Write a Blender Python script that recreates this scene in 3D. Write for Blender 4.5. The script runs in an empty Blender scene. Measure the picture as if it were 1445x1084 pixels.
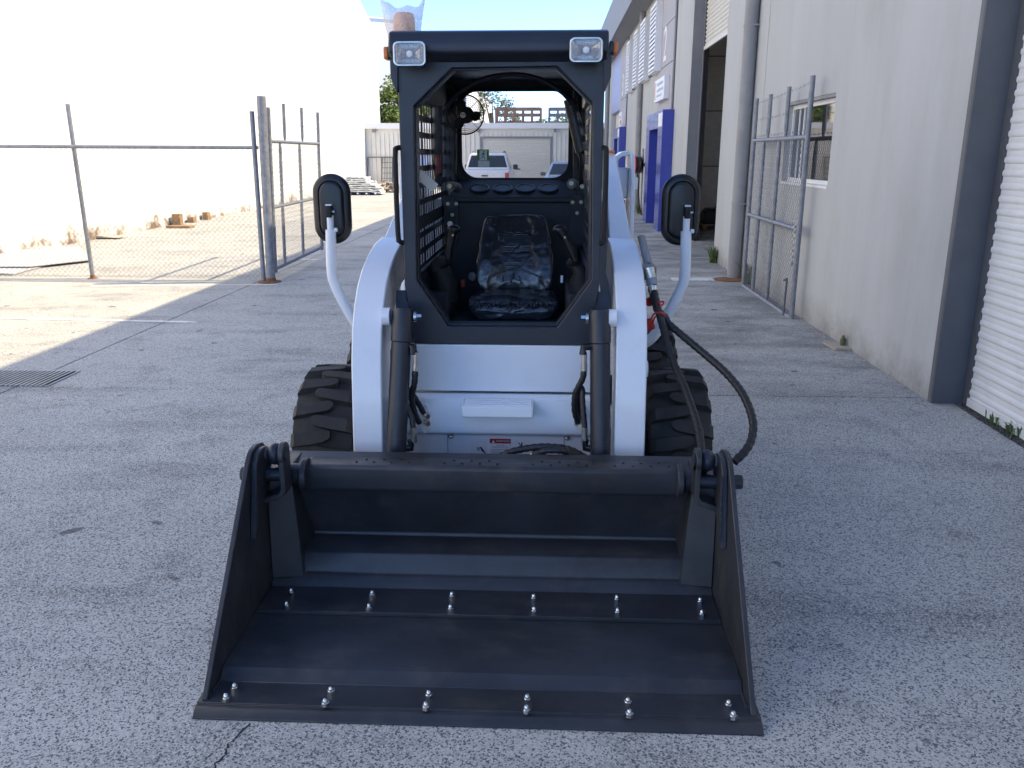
import bpy, bmesh, math, random
from mathutils import Vector, Matrix
random.seed(7)
S = bpy.context.scene
COL = S.collection
R_ = math.radians
# ------------------------------------------------------------------ camera
FPX, CX, CY = 1180.0, 722.5, 542.0          # focal length and centre in photograph pixels
PITCH = math.atan(324 / FPX); YAW = R_(2.55); CAMZ = 1.74
_fh = Vector((-math.sin(YAW), math.cos(YAW), 0)); CR = Vector((math.cos(YAW), math.sin(YAW), 0))
CF = _fh * math.cos(PITCH) - Vector((0, 0, 1)) * math.sin(PITCH)
CU = _fh * math.sin(PITCH) + Vector((0, 0, 1)) * math.cos(PITCH)
CP = Vector((0, 0, CAMZ))
cam = bpy.data.cameras.new('camera'); camo = bpy.data.objects.new('camera', cam); COL.objects.link(camo)
cam.sensor_width = 36; cam.lens = FPX * 36 / 1445; cam.clip_start = 0.05; cam.clip_end = 2000
M3 = Matrix((CR, CU, -CF)).transposed()
camo.matrix_world = Matrix.Translation(CP) @ M3.to_4x4()
S.camera = camo
# ------------------------------------------------------------------ sky, sun, exposure
SUN_D = Vector((-1, -0.12, -1.035)).normalized()      # the way the light travels
w = bpy.data.worlds.new('World'); S.world = w; w.use_nodes = True
nt = w.node_tree; bg = nt.nodes['Background']
sky = nt.nodes.new('ShaderNodeTexSky'); sky.sky_type = 'NISHITA'; sky.sun_disc = False
sky.sun_elevation = math.asin(-SUN_D.z); sky.sun_rotation = math.atan2(-SUN_D.x, -SUN_D.y)
sky.air_density = 0.45; sky.dust_density = 0.0; sky.ozone_density = 4.0
nt.links.new(sky.outputs[0], bg.inputs[0]); bg.inputs[1].default_value = 0.14
sl = bpy.data.lights.new('sun', 'SUN'); sl.energy = 2.1; sl.angle = R_(0.5); sl.color = (1, 0.82, 0.54)
so = bpy.data.objects.new('sun', sl); COL.objects.link(so); so.location = (20, 0, 30)
so.rotation_euler = SUN_D.to_track_quat('-Z', 'Y').to_euler()
S.view_settings.view_transform = 'Standard'; S.view_settings.look = 'None'
S.view_settings.exposure = 2.0; S.view_settings.gamma = 1; S.view_settings.use_curve_mapping = False
S.cycles.max_bounces = 8; S.cycles.transparent_max_bounces = 16

def W(px, py, Y):
    """world point on the plane y=Y seen at a photograph pixel (a way of measuring)"""
    d = CF + CR * ((px - CX) / FPX) - CU * ((py - CY) / FPX)
    return CP + d * (Y / d.y)

# ------------------------------------------------------------------ materials
MATS = {}
def nodes(name):
    m = bpy.data.materials.new(name); m.use_nodes = True; t = m.node_tree
    return m, t, t.nodes['Principled BSDF']
def N(t, kind, **kw):
    n = t.nodes.new(kind)
    for k, v in kw.items():
        if k in n.inputs.keys(): n.inputs[k].default_value = v
        else: setattr(n, k, v)
    return n
def mix(t, a, b, fac, blend='MIX'):
    n = t.nodes.new('ShaderNodeMix'); n.data_type = 'RGBA'; n.blend_type = blend
    for sock, v in ((n.inputs[0], fac), (n.inputs[6], a), (n.inputs[7], b)):
        if hasattr(v, 'is_output'): t.links.new(v, sock)
        elif isinstance(v, (int, float)): sock.default_value = v if sock.type == 'VALUE' else (v, v, v, 1)
        else: sock.default_value = (*v, 1) if len(v) == 3 else v
    return n.outputs[2]
def ramp(t, src, stops):
    n = t.nodes.new('ShaderNodeValToRGB'); e = n.color_ramp.elements
    while len(e) < len(stops): e.new(0.5)
    for el, (p, v) in zip(e, stops):
        el.position = p; el.color = (v, v, v, 1) if isinstance(v, (int, float)) else (*v, 1)
    t.links.new(src, n.inputs[0]); return n.outputs[0]
def pos(t, scale=(1, 1, 1)):
    g = t.nodes.new('ShaderNodeNewGeometry'); mp = t.nodes.new('ShaderNodeMapping'); mp.inputs['Scale'].default_value = scale
    t.links.new(g.outputs['Position'], mp.inputs[0]); return mp.outputs[0]
def noise(t, vec, scale, detail=4, rough=0.55, out=0):
    n = N(t, 'ShaderNodeTexNoise', Scale=scale, Detail=detail, Roughness=rough); t.links.new(vec, n.inputs[0]); return n.outputs[out]
def bump(t, b, src, strength=0.3, dist=0.01):
    n = N(t, 'ShaderNodeBump', Strength=strength, Distance=dist); t.links.new(src, n.inputs['Height']); t.links.new(n.outputs[0], b.inputs['Normal']); return n
def mat(name, col, rough=0.5, metal=0.0, var=0.12, scale=6.0, bmp=0.0, bscale=120, bdist=0.002, rvar=0.1, spec=0.5, coat=0.0, stretch=(1, 1, 1), dirt=None, dirt_amt=0.3, dirt_scale=3):
    if name in MATS: return MATS[name]
    m, t, b = nodes(name); v = pos(t, stretch)
    n1 = noise(t, v, scale, 6)
    lo = tuple(c * (1 - var) for c in col); hi = tuple(min(1, c * (1 + var)) for c in col)
    c = mix(t, lo, hi, ramp(t, n1, [(0.3, 0.0), (0.7, 1.0)]))
    if dirt:
        n2 = noise(t, v, dirt_scale, 8, 0.65)
        c = mix(t, c, dirt, ramp(t, n2, [(0.52, 0.0), (0.72, dirt_amt)]))
    t.links.new(c, b.inputs['Base Color'])
    b.inputs['Metallic'].default_value = metal; b.inputs['Specular IOR Level'].default_value = spec
    b.inputs['Coat Weight'].default_value = coat; b.inputs['Coat Roughness'].default_value = 0.08
    rr = N(t, 'ShaderNodeMapRange'); rr.inputs[3].default_value = max(0.02, rough - rvar); rr.inputs[4].default_value = min(1, rough + rvar)
    t.links.new(noise(t, v, scale * 2.3, 5), rr.inputs[0]); t.links.new(rr.outputs[0], b.inputs['Roughness'])
    if bmp: bump(t, b, noise(t, v, bscale, 5, 0.6), bmp, bdist)
    MATS[name] = m; return m

def concrete(name='concrete', wear=1.0):
    m, t, b = nodes(name); v = pos(t)
    big = noise(t, v, 0.45, 6, 0.6); mid = noise(t, v, 2.6, 8, 0.65)
    vs = pos(t, (0.6, 1.7, 1)); streak = noise(t, vs, 1.1, 6, 0.6)
    fine = noise(t, v, 150, 3, 0.6); gran = noise(t, v, 105, 3, 0.7)
    c = mix(t, (0.40, 0.405, 0.375), (0.56, 0.56, 0.52), ramp(t, big, [(0.34, 0), (0.66, 1)]))
    c = mix(t, c, (0.13, 0.127, 0.12), ramp(t, mid, [(0.52, 0.0), (0.74, 0.65)]))
    c = mix(t, c, (0.12, 0.117, 0.112), ramp(t, streak, [(0.52, 0.0), (0.72, 0.7)]))
    c = mix(t, c, (0.40, 0.40, 0.39), ramp(t, noise(t, vs, 0.8, 7, 0.7), [(0.6, 0.0), (0.75, 0.5)]))
    # exposed aggregate: dark and light grains of a few millimetres
    vo = N(t, 'ShaderNodeTexVoronoi', Scale=185.0); t.links.new(v, vo.inputs[0])
    sep = t.nodes.new('ShaderNodeSeparateColor'); t.links.new(vo.outputs['Color'], sep.inputs[0])
    c = mix(t, c, (0.07, 0.075, 0.085), ramp(t, sep.outputs[0], [(0.62, 0.0), (0.76, 0.85)]))
    c = mix(t, c, (0.62, 0.61, 0.59), ramp(t, sep.outputs[1], [(0.66, 0.0), (0.84, 0.85)]))
    c = mix(t, c, (0.09, 0.09, 0.10), ramp(t, gran, [(0.56, 0.0), (0.70, 0.55)]))
    # oil spots
    sp = noise(t, v, 5.5, 2, 0.4); c = mix(t, c, (0.05, 0.05, 0.052), ramp(t, sp, [(0.71, 0.0), (0.75, 0.7)]))
    # grime where vehicles stand along the building side, trodden streaks running across
    g2 = t.nodes.new('ShaderNodeNewGeometry'); s2 = t.nodes.new('ShaderNodeSeparateXYZ'); t.links.new(g2.outputs['Position'], s2.inputs[0])
    mx = N(t, 'ShaderNodeMapRange'); mx.inputs[1].default_value = 0.3; mx.inputs[2].default_value = 1.3; t.links.new(s2.outputs[0], mx.inputs[0])
    my = N(t, 'ShaderNodeMapRange'); my.inputs[1].default_value = 5.0; my.inputs[2].default_value = 7.5; t.links.new(s2.outputs[1], my.inputs[0])
    mm = t.nodes.new('ShaderNodeMath'); mm.operation = 'MULTIPLY'; t.links.new(mx.outputs[0], mm.inputs[0]); t.links.new(my.outputs[0], mm.inputs[1])
    gr = noise(t, pos(t, (0.9, 1.5, 1)), 0.95, 9, 0.7); m3 = t.nodes.new('ShaderNodeMath'); m3.operation = 'MULTIPLY'; t.links.new(mm.outputs[0], m3.inputs[0]); t.links.new(ramp(t, gr, [(0.42, 0.0), (0.66, 0.75)]), m3.inputs[1])
    c = mix(t, c, (0.10, 0.098, 0.092), m3.outputs[0])
    t.links.new(c, b.inputs['Base Color']); b.inputs['Roughness'].default_value = 0.85; b.inputs['Specular IOR Level'].default_value = 0.3
    bump(t, b, mix(t, fine, gran, 0.5), 0.55, 0.004)
    MATS[name] = m; return m

def glassmat(name, col=(0.8, 0.85, 0.9), alpha=0.25, rough=0.02):
    m, t, b = nodes(name)
    b.inputs['Base Color'].default_value = (*col, 1); b.inputs['Roughness'].default_value = rough
    b.inputs['Alpha'].default_value = alpha; b.inputs['IOR'].default_value = 1.5
    MATS[name] = m; return m

concrete()
mat('earth', (0.16, 0.14, 0.11), 0.95, var=0.3, scale=2)
mat('joint', (0.025, 0.025, 0.026), 0.95)
mat('road_paint', (0.72, 0.72, 0.70), 0.7, var=0.2, scale=14, dirt=(0.3, 0.29, 0.27), dirt_amt=0.8, dirt_scale=9)
mat('white_machine', (0.74, 0.78, 0.84), 0.32, var=0.03, scale=3, rvar=0.06, coat=0.3, dirt=(0.5, 0.5, 0.5), dirt_amt=0.18, dirt_scale=6)
mat('charcoal', (0.021, 0.025, 0.037), 0.38, var=0.15, scale=5, rvar=0.1, bmp=0.08, bscale=260, bdist=0.001)
mat('bucket_paint', (0.030, 0.032, 0.039), 0.42, var=0.3, scale=4, rvar=0.14, bmp=0.12, bscale=190, bdist=0.0012, dirt=(0.085, 0.078, 0.07), dirt_amt=0.55, dirt_scale=5, stretch=(1, 1.6, 1))
mat('black_plastic', (0.010, 0.010, 0.012), 0.33, var=0.1)
mat('matt_black', (0.008, 0.008, 0.010), 0.7, var=0.2)
mat('cab_trim', (0.013, 0.017, 0.026), 0.6, var=0.2, bmp=0.2, bscale=300)
mat('rubber', (0.019, 0.0185, 0.0185), 0.72, var=0.3, scale=9, bmp=0.2, bscale=90, dirt=(0.06, 0.055, 0.048), dirt_amt=0.5, dirt_scale=8)
mat('hose_rubber', (0.013, 0.013, 0.015), 0.45, var=0.2)
mat('zinc', (0.55, 0.55, 0.53), 0.32, metal=1.0, var=0.15, scale=30)
mat('chrome_nut', (0.72, 0.72, 0.72), 0.22, metal=1.0, var=0.1)
mat('galvanised', (0.24, 0.26, 0.30), 0.55, metal=0.35, var=0.22, scale=14, bmp=0.1, bscale=60, dirt=(0.19, 0.18, 0.17), dirt_amt=0.6, dirt_scale=11)
mat('rust', (0.23, 0.10, 0.045), 0.9, var=0.45, scale=25, bmp=0.4, bscale=80)
mat('red_plastic', (0.50, 0.02, 0.02), 0.4)
mat('amber_lens', (0.75, 0.20, 0.03), 0.25)
mat('beacon_orange', (1.0, 0.42, 0.10), 0.3)
mat('render_grey', (0.46, 0.475, 0.48), 0.85, var=0.06, scale=0.9, bmp=0.15, bscale=180, dirt=(0.33, 0.33, 0.315), dirt_amt=0.5, dirt_scale=0.8, stretch=(1, 1, 0.35))
mat('panel_grey', (0.40, 0.40, 0.44), 0.7, var=0.04, scale=2)
mat('frame_grey', (0.105, 0.112, 0.125), 0.6, var=0.1, scale=3, dirt=(0.13, 0.13, 0.135), dirt_amt=0.35, dirt_scale=5)
mat('mid_grey', (0.22, 0.225, 0.24), 0.6, var=0.06)
mat('eave_grey', (0.23, 0.235, 0.25), 0.6, var=0.06)
mat('pipe_grey', (0.27, 0.275, 0.285), 0.55, var=0.1)
mat('door_enamel', (0.80, 0.81, 0.82), 0.42, var=0.03, dirt=(0.6, 0.58, 0.55), dirt_amt=0.3, dirt_scale=5)
mat('door_cream', (0.66, 0.65, 0.60), 0.5, var=0.04)
mat('shed_cream', (0.72, 0.71, 0.67), 0.55, var=0.05, scale=1.5)
mat('interior_grey', (0.74, 0.72, 0.69), 0.85, var=0.1)
mat('blue_panel', (0.035, 0.055, 0.36), 0.22, var=0.04, coat=0.4)
mat('lilac_panel', (0.30, 0.32, 0.55), 0.5, var=0.04)
mat('sign_white', (0.80, 0.81, 0.84), 0.45, var=0.02)
mat('sign_print', (0.45, 0.52, 0.66), 0.6)
mat('sign_red', (0.72, 0.14, 0.10), 0.6)
mat('window_white', (0.78, 0.79, 0.80), 0.45, var=0.03)
mat('mesh_wire', (0.10, 0.105, 0.12), 0.5, metal=0.3)
mat('dark_glass', (0.012, 0.013, 0.014), 0.03, var=0.0, rvar=0.01, spec=1.0)
mat('timber', (0.30, 0.19, 0.10), 0.85, var=0.3, scale=8)
mat('cardboard', (0.42, 0.36, 0.28), 0.9, var=0.15, scale=12)
mat('tag_paper', (0.60, 0.55, 0.47), 0.9, var=0.06)
mat('sheet_metal', (0.50, 0.52, 0.55), 0.5, metal=0.4, var=0.15, scale=3)
mat('wrap_white', (0.68, 0.70, 0.70), 0.35, var=0.25, scale=5, bmp=0.5, bscale=10, bdist=0.05)
mat('blue_pallet', (0.04, 0.11, 0.26), 0.6)
mat('rubble', (0.45, 0.40, 0.34), 0.9, var=0.5, scale=7)
mat('rack_brown', (0.26, 0.15, 0.10), 0.75, var=0.3, scale=4)
mat('rack_grey', (0.20, 0.20, 0.22), 0.7, var=0.15)
mat('bark', (0.12, 0.09, 0.06), 0.9, var=0.3, scale=8)
mat('leaf_green', (0.13, 0.19, 0.035), 0.6, var=0.35, scale=1.5)
mat('leaf_pale', (0.12, 0.135, 0.065), 0.65, var=0.3, scale=1.5)
mat('weed_green', (0.09, 0.15, 0.035), 0.6, var=0.4, scale=30)
mat('gravel', (0.10, 0.095, 0.09), 0.95, var=0.7, scale=70)
mat('car_white', (0.72, 0.74, 0.78), 0.28, var=0.02, coat=0.6)
mat('car_silver', (0.42, 0.48, 0.56), 0.3, metal=0.4, var=0.03, coat=0.6)
mat('car_glass', (0.03, 0.035, 0.04), 0.05, var=0.0, rvar=0.02)
mat('tail_red', (0.5, 0.03, 0.03), 0.25)
mat('exit_green', (0.05, 0.27, 0.045), 0.5, var=0.03)
mat('decal_red', (0.33, 0.012, 0.015), 0.4)
mat('decal_ink', (0.02, 0.02, 0.024), 0.5)
mat('decal_grey', (0.25, 0.28, 0.34), 0.5)
mat('decal_base', (0.68, 0.70, 0.74), 0.35, var=0.02)
mat('grip_red', (0.16, 0.015, 0.015), 0.5)
mat('dull_zinc', (0.42, 0.42, 0.30), 0.5, metal=0.7, var=0.15)
mat('lamp_reflector', (0.42, 0.43, 0.45), 0.18, metal=1.0, var=0.3, scale=60)
mat('reflector', (0.75, 0.77, 0.80), 0.12, metal=1.0, var=0.05)
glassmat('lamp_glass', (0.85, 0.88, 0.92), 0.10, 0.06)
glassmat('clear_sticker', (0.75, 0.8, 0.78), 0.45, 0.25)
glassmat('cab_glass', (0.6, 0.7, 0.7), 0.05, 0.01)

def wall_splash():
    m = MATS['render_grey']; t = m.node_tree; b = t.nodes['Principled BSDF']; src = b.inputs['Base Color'].links[0].from_socket
    g = t.nodes.new('ShaderNodeNewGeometry'); sx = t.nodes.new('ShaderNodeSeparateXYZ'); t.links.new(g.outputs['Position'], sx.inputs[0])
    h = N(t, 'ShaderNodeMapRange'); h.inputs[1].default_value = 0.0; h.inputs[2].default_value = 0.55; h.inputs[3].default_value = 1; h.inputs[4].default_value = 0; t.links.new(sx.outputs[2], h.inputs[0])
    mm = t.nodes.new('ShaderNodeMath'); mm.operation = 'MULTIPLY'; t.links.new(h.outputs[0], mm.inputs[0]); t.links.new(noise(t, pos(t), 3.5, 8, 0.7), mm.inputs[1])
    c = mix(t, src, (0.17, 0.165, 0.15), ramp(t, mm.outputs[0], [(0.22, 0.0), (0.62, 0.8)]))
    st = noise(t, pos(t, (1, 2.2, 0.12)), 1.6, 7, 0.6)                # faint runs down the render
    c = mix(t, c, (0.30, 0.30, 0.29), ramp(t, st, [(0.54, 0.0), (0.78, 0.22)])); t.links.new(c, b.inputs['Base Color'])
wall_splash()
MATS['dark_glass'].node_tree.nodes['Principled BSDF'].inputs['IOR'].default_value = 2.1   # pane_ior: double glazing
def left_wall_mat():
    m, t, b = nodes('white_wall'); v = pos(t)
    c = mix(t, (0.74, 0.74, 0.73), (0.82, 0.82, 0.81), noise(t, v, 0.7, 5))
    g = t.nodes.new('ShaderNodeNewGeometry'); sx = t.nodes.new('ShaderNodeSeparateXYZ'); t.links.new(g.outputs['Position'], sx.inputs[0])
    h = N(t, 'ShaderNodeMapRange'); h.inputs[1].default_value = 0.0; h.inputs[2].default_value = 1.3; h.inputs[3].default_value = 1; h.inputs[4].default_value = 0
    t.links.new(sx.outputs[2], h.inputs[0])                      # peeling paint and soil low on the wall
    n = noise(t, v, 2.2, 9, 0.72)
    mm = t.nodes.new('ShaderNodeMath'); mm.operation = 'MULTIPLY'; t.links.new(h.outputs[0], mm.inputs[0]); t.links.new(n, mm.inputs[1])
    c = mix(t, c, (0.15, 0.095, 0.05), ramp(t, mm.outputs[0], [(0.40, 0.0), (0.54, 0.95)]))
    t.links.new(c, b.inputs['Base Color']); b.inputs['Roughness'].default_value = 0.85
    bump(t, b, n, 0.15, 0.01); MATS['white_wall'] = m
left_wall_mat()
def film_mat(name, col, alpha, bscale, bstr, rough=0.12, tr=0.0):
    m, t, b = nodes(name); v = pos(t)
    b.inputs['Base Color'].default_value = (*col, 1); b.inputs['Roughness'].default_value = rough; b.inputs['Alpha'].default_value = alpha
    b.inputs['Specular IOR Level'].default_value = 0.8
    n = noise(t, v, bscale, 5, 0.6); vo = N(t, 'ShaderNodeTexVoronoi', Scale=bscale * 1.3); vo.feature = 'SMOOTH_F1'; t.links.new(v, vo.inputs[0])
    bump(t, b, mix(t, n, vo.outputs[0], 0.5), bstr, 0.012); MATS[name] = m
film_mat('seat_film', (0.026, 0.029, 0.037), 1.0, 30, 0.35, 0.2)
film_mat('bubble_wrap', (0.92, 0.86, 0.85), 0.46, 95, 0.9, 0.25)

# ------------------------------------------------------------------ mesh helpers
ORG = {}
class MB:
    def __init__(s): s.v = []; s.f = []
    def add(s, vs, fs):
        o = len(s.v); s.v += [tuple(p) for p in vs]; s.f += [tuple(i + o for i in q) for q in fs]; return s
    def box(s, x0, y0, z0, x1, y1, z1):
        x0, x1 = min(x0, x1), max(x0, x1); y0, y1 = min(y0, y1), max(y0, y1); z0, z1 = min(z0, z1), max(z0, z1)
        return s.add([(x0, y0, z0), (x1, y0, z0), (x1, y1, z0), (x0, y1, z0), (x0, y0, z1), (x1, y0, z1), (x1, y1, z1), (x0, y1, z1)],
                     [(3, 2, 1, 0), (4, 5, 6, 7), (0, 1, 5, 4), (1, 2, 6, 5), (2, 3, 7, 6), (3, 0, 4, 7)])
    def hexa(s, a, b):       # two quads a, b (4 points each), joined
        return s.add(list(a) + list(b), [(3, 2, 1, 0), (4, 5, 6, 7), (0, 1, 5, 4), (1, 2, 6, 5), (2, 3, 7, 6), (3, 0, 4, 7)])
    def bar(s, p, q, wd, ht, up=(0, 0, 1)):
        p = Vector(p); q = Vector(q); d = (q - p).normalized(); u = Vector(up)
        if abs(d.dot(u)) > 0.98: u = Vector((0, 1, 0))
        a = d.cross(u).normalized() * wd / 2; b = a.cross(d).normalized() * ht / 2
        return s.hexa([p - a - b, p + a - b, p + a + b, p - a + b], [q - a - b, q + a - b, q + a + b, q - a + b])
    def prism(s, pts, axis, a, b):
        n = len(pts)
        def P(u, v, w): return {'x': (w, u, v), 'y': (u, w, v), 'z': (u, v, w)}[axis]
        vs = [P(u, v, a) for u, v in pts] + [P(u, v, b) for u, v in pts]
        return s.add(vs, [tuple(range(n - 1, -1, -1)), tuple(range(n, 2 * n))] + [(i, (i + 1) % n, n + (i + 1) % n, n + i) for i in range(n)])
    def ring(s, outer, inner, axis, a, b):   # a plate with a hole; as many points in as out
        n = len(outer)
        def P(u, v, w): return {'x': (w, u, v), 'y': (u, w, v), 'z': (u, v, w)}[axis]
        vs = [P(u, v, a) for u, v in outer] + [P(u, v, a) for u, v in inner] + [P(u, v, b) for u, v in outer] + [P(u, v, b) for u, v in inner]
        fs = []
        for i in range(n):
            j = (i + 1) % n
            fs += [(i, j, n + j, n + i), (2 * n + j, 2 * n + i, 3 * n + i, 3 * n + j), (j, i, 2 * n + i, 2 * n + j), (n + i, n + j, 3 * n + j, 3 * n + i)]
        return s.add(vs, fs)
    def tube(s, path, r, n=8, caps=True, closed=False):
        path = [Vector(p) for p in path]; m = len(path); rs = r if isinstance(r, (list, tuple)) else [r] * m
        vs = []; nrm = None
        for i, p in enumerate(path):
            if closed: d = path[(i + 1) % m] - path[i - 1]
            else: d = path[min(i + 1, m - 1)] - path[max(i - 1, 0)]
            d.normalize()
            if nrm is None:
                nrm = d.orthogonal().normalized()
                if abs(d.z) < 0.9: nrm = d.cross(Vector((0, 0, 1))).normalized()
            nrm = (nrm - d * nrm.dot(d)).normalized(); b = d.cross(nrm)
            for k in range(n):
                a = 2 * math.pi * k / n; vs.append(p + (nrm * math.cos(a) + b * math.sin(a)) * rs[i])
        fs = []
        for i in range(m if closed else m - 1):
            j = (i + 1) % m
            for k in range(n): l = (k + 1) % n; fs.append((i * n + k, i * n + l, j * n + l, j * n + k))
        if caps and not closed: fs += [tuple(range(n - 1, -1, -1)), tuple(range((m - 1) * n, m * n))]
        return s.add(vs, fs)
    def cyl(s, p, q, r, n=16, r2=None): return s.tube([p, q], [r, r if r2 is None else r2], n)
    def lathe(s, prof, c, d, n=32):          # profile of (radius, height along d)
        c = Vector(c); d = Vector(d).normalized(); a = d.orthogonal().normalized(); b = d.cross(a); m = len(prof); vs = []
        for r, h in prof:
            for k in range(n):
                t = 2 * math.pi * k / n; vs.append(c + d * h + (a * math.cos(t) + b * math.sin(t)) * r)
        fs = [(i * n + k, i * n + (k + 1) % n, (i + 1) * n + (k + 1) % n, (i + 1) * n + k) for i in range(m - 1) for k in range(n)]
        if prof[0][0] > 1e-6: fs.append(tuple(range(n - 1, -1, -1)))
        if prof[-1][0] > 1e-6: fs.append(tuple(range((m - 1) * n, m * n)))
        return s.add(vs, fs)
    def ball(s, c, rx, ry=None, rz=None, n=14, m=9):
        ry = ry or rx; rz = rz or rx; c = Vector(c); vs = []
        for i in range(m + 1):
            p = math.pi * i / m
            for k in range(n):
                a = 2 * math.pi * k / n; vs.append(c + Vector((rx * math.sin(p) * math.cos(a), ry * math.sin(p) * math.sin(a), rz * math.cos(p))))
        return s.add(vs, [(i * n + k, (i + 1) * n + k, (i + 1) * n + (k + 1) % n, i * n + (k + 1) % n) for i in range(m) for k in range(n)])
    def build(s, name, m, parent=None, bev=0, segs=2, smooth=40, at=None, sub=0):
        org = ORG.get(parent.name, Vector()) if parent else (Vector(at) if at is not None else Vector())
        me = bpy.data.meshes.new(name); me.from_pydata([(x - org.x, y - org.y, z - org.z) for x, y, z in s.v], [], s.f); me.validate(); me.update()
        bm = bmesh.new(); bm.from_mesh(me)
        if sub != -1: bmesh.ops.recalc_face_normals(bm, faces=bm.faces)
        bm.to_mesh(me); bm.free()
        if smooth:
            for p in me.polygons: p.use_smooth = True
            me.set_sharp_from_angle(angle=R_(smooth))
        me.materials.append(MATS[m])
        o = bpy.data.objects.new(name, me); COL.objects.link(o)
        if parent: o.parent = parent; ORG[o.name] = org
        else: o.location = org; ORG[o.name] = org
        if bev:
            b = o.modifiers.new('bevel', 'BEVEL'); b.width = bev; b.segments = segs; b.limit_method = 'ANGLE'; b.angle_limit = R_(35)
        if sub > 0:
            q = o.modifiers.new('sub', 'SUBSURF'); q.levels = q.render_levels = sub
        return o
def thing(name, label, cat, loc, group=None):
    o = bpy.data.objects.new(name, None); COL.objects.link(o); o.location = loc; o['label'] = label; o['category'] = cat
    o.empty_display_size = 0.2
    if group: o['group'] = group
    ORG[o.name] = Vector(loc); return o
def tag(o, label, cat, group=None):
    o['label'] = label; o['category'] = cat
    if group: o['group'] = group
    return o
def struct(o, kind='structure'): o['kind'] = kind; return o
def share(o, loc_delta, parent=None):
    c = o.copy(); COL.objects.link(c); c.location = Vector(o.location) + Vector(loc_delta)
    if parent: c.parent = parent
    ORG[c.name] = ORG.get(o.name, Vector()); return c
def spline(pts, step=0.02):
    pts = [Vector(p) for p in pts]; P = [pts[0] * 2 - pts[1]] + pts + [pts[-1] * 2 - pts[-2]]; out = []
    for i in range(1, len(P) - 2):
        a, b, c, d = P[i - 1:i + 3]; n = max(2, int((c - b).length / step))
        for k in range(n):
            t = k / n
            out.append(0.5 * ((2 * b) + (c - a) * t + (2 * a - 5 * b + 4 * c - d) * t * t + (3 * b - a - 3 * c + d) * t ** 3))
    out.append(pts[-1]); return out
def hose(mb, pts, r, rib=0.12):
    p = spline(pts, 0.007); return mb.tube(p, [r * (1 + (rib if (i // 2) % 2 else 0)) for i in range(len(p))], 10)
def chain_link(mb, p0, p1, z0, z1, pitch, r):
    p0 = Vector(p0); p1 = Vector(p1); L = (p1 - p0).length; d = (p1 - p0) / L; nrm = Vector((-d.y, d.x, 0))
    n = max(1, int(L / pitch)); m = max(2, int((z1 - z0) / (pitch * 0.95)))
    for k in range(n):
        path = []
        for i in range(m + 1):
            u = (k + ((i + k) % 2)) * L / n; off = (0.7 if (i % 2) else -0.7) * r
            path.append(p0 + d * u + nrm * off + Vector((0, 0, z0 + (z1 - z0) * i / m)))
        mb.tube(path, r, 3, caps=False)
    return mb
def barbed(mb, p, q, r=0.003, sag=0.015, barbs=0.14):
    p = Vector(p); q = Vector(q); n = 10; pth = [p.lerp(q, i / n) - Vector((0, 0, sag * 4 * (i / n) * (1 - i / n))) for i in range(n + 1)]
    mb.tube(pth, r, 4)
    L = (q - p).length; k = int(L / barbs)
    for i in range(k):
        c = p.lerp(q, (i + 0.5) / k) - Vector((0, 0, sag * 0.8)); a = random.uniform(0, 3)
        for s in (a, a + 1.4):
            v = Vector((math.cos(s) * 0.4, math.cos(s), math.sin(s))).normalized() * 0.022; mb.tube([c - v, c + v], r * 0.8, 3)
def text_mesh(name, body, size, m, parent, origin, xdir, ydir, extrude=0.002, align='CENTER'):
    c = bpy.data.curves.new(name, 'FONT'); c.body = body; c.size = size; c.extrude = extrude; c.align_x = align; c.align_y = 'CENTER'
    o = bpy.data.objects.new(name, c); COL.objects.link(o); dg = bpy.context.evaluated_depsgraph_get()
    me = bpy.data.meshes.new_from_object(o.evaluated_get(dg)); bpy.data.objects.remove(o); bpy.data.curves.remove(c)
    X = Vector(xdir).normalized(); Y = Vector(ydir).normalized(); Z = X.cross(Y)
    me.transform(Matrix.Translation(Vector(origin) - ORG[parent.name]) @ Matrix((X, Y, Z)).transposed().to_4x4())
    me.materials.clear(); me.materials.append(MATS[m]); o = bpy.data.objects.new(name, me); COL.objects.link(o); o.parent = parent; ORG[o.name] = ORG[parent.name]
    return o
def rrect(cx, cz, hw, hh, r, k=5):
    pts = []
    for (sx, sz, a0) in ((1, 1, 0), (-1, 1, 90), (-1, -1, 180), (1, -1, 270)):
        for i in range(k + 1):
            a = R_(a0 + 90 * i / k); pts.append((cx + sx * (hw - r) + r * math.cos(a), cz + sz * (hh - r) + r * math.sin(a)))
    return pts

def onX(px, py, X):
    d = CF + CR * ((px - CX) / FPX) - CU * ((py - CY) / FPX); return CP + d * (X / d.x)
def onZ(px, py, z=0.0):
    d = CF + CR * ((px - CX) / FPX) - CU * ((py - CY) / FPX); return CP + d * ((z - CAMZ) / d.z)
X0 = -0.22                      # centre line of the loader
# ================================================================== GROUND
g = MB().add([(-600, -600, -0.06), (600, -600, -0.06), (600, 900, -0.06), (-600, 900, -0.06)], [(0, 1, 2, 3)]).build('ground', 'earth', smooth=0); struct(g)
j = MB().add([(-13, -8, -0.03), (4.2, -8, -0.03), (4.2, 46, -0.03), (-13, 46, -0.03)], [(0, 1, 2, 3)]).build('joint_bed', 'joint', g, smooth=0)
xs = [-13, -4.13, 3.06]; ys = [-8.0, -2.5, 6.08, 14.9, 22.5, 30, 38, 46]
for i in range(2):
    for k in range(7):
        mb = MB().box(xs[i] + 0.006, ys[k] + 0.005, -0.05, xs[i + 1] - 0.006, ys[k + 1] - 0.005, 0)
        mb.build('concrete_slab', 'concrete', g, bev=0.006, segs=1)
MB().box(3.06, 13.7, -0.05, 10, 23, 0.003).build('concrete_slab', 'concrete', g)
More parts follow.
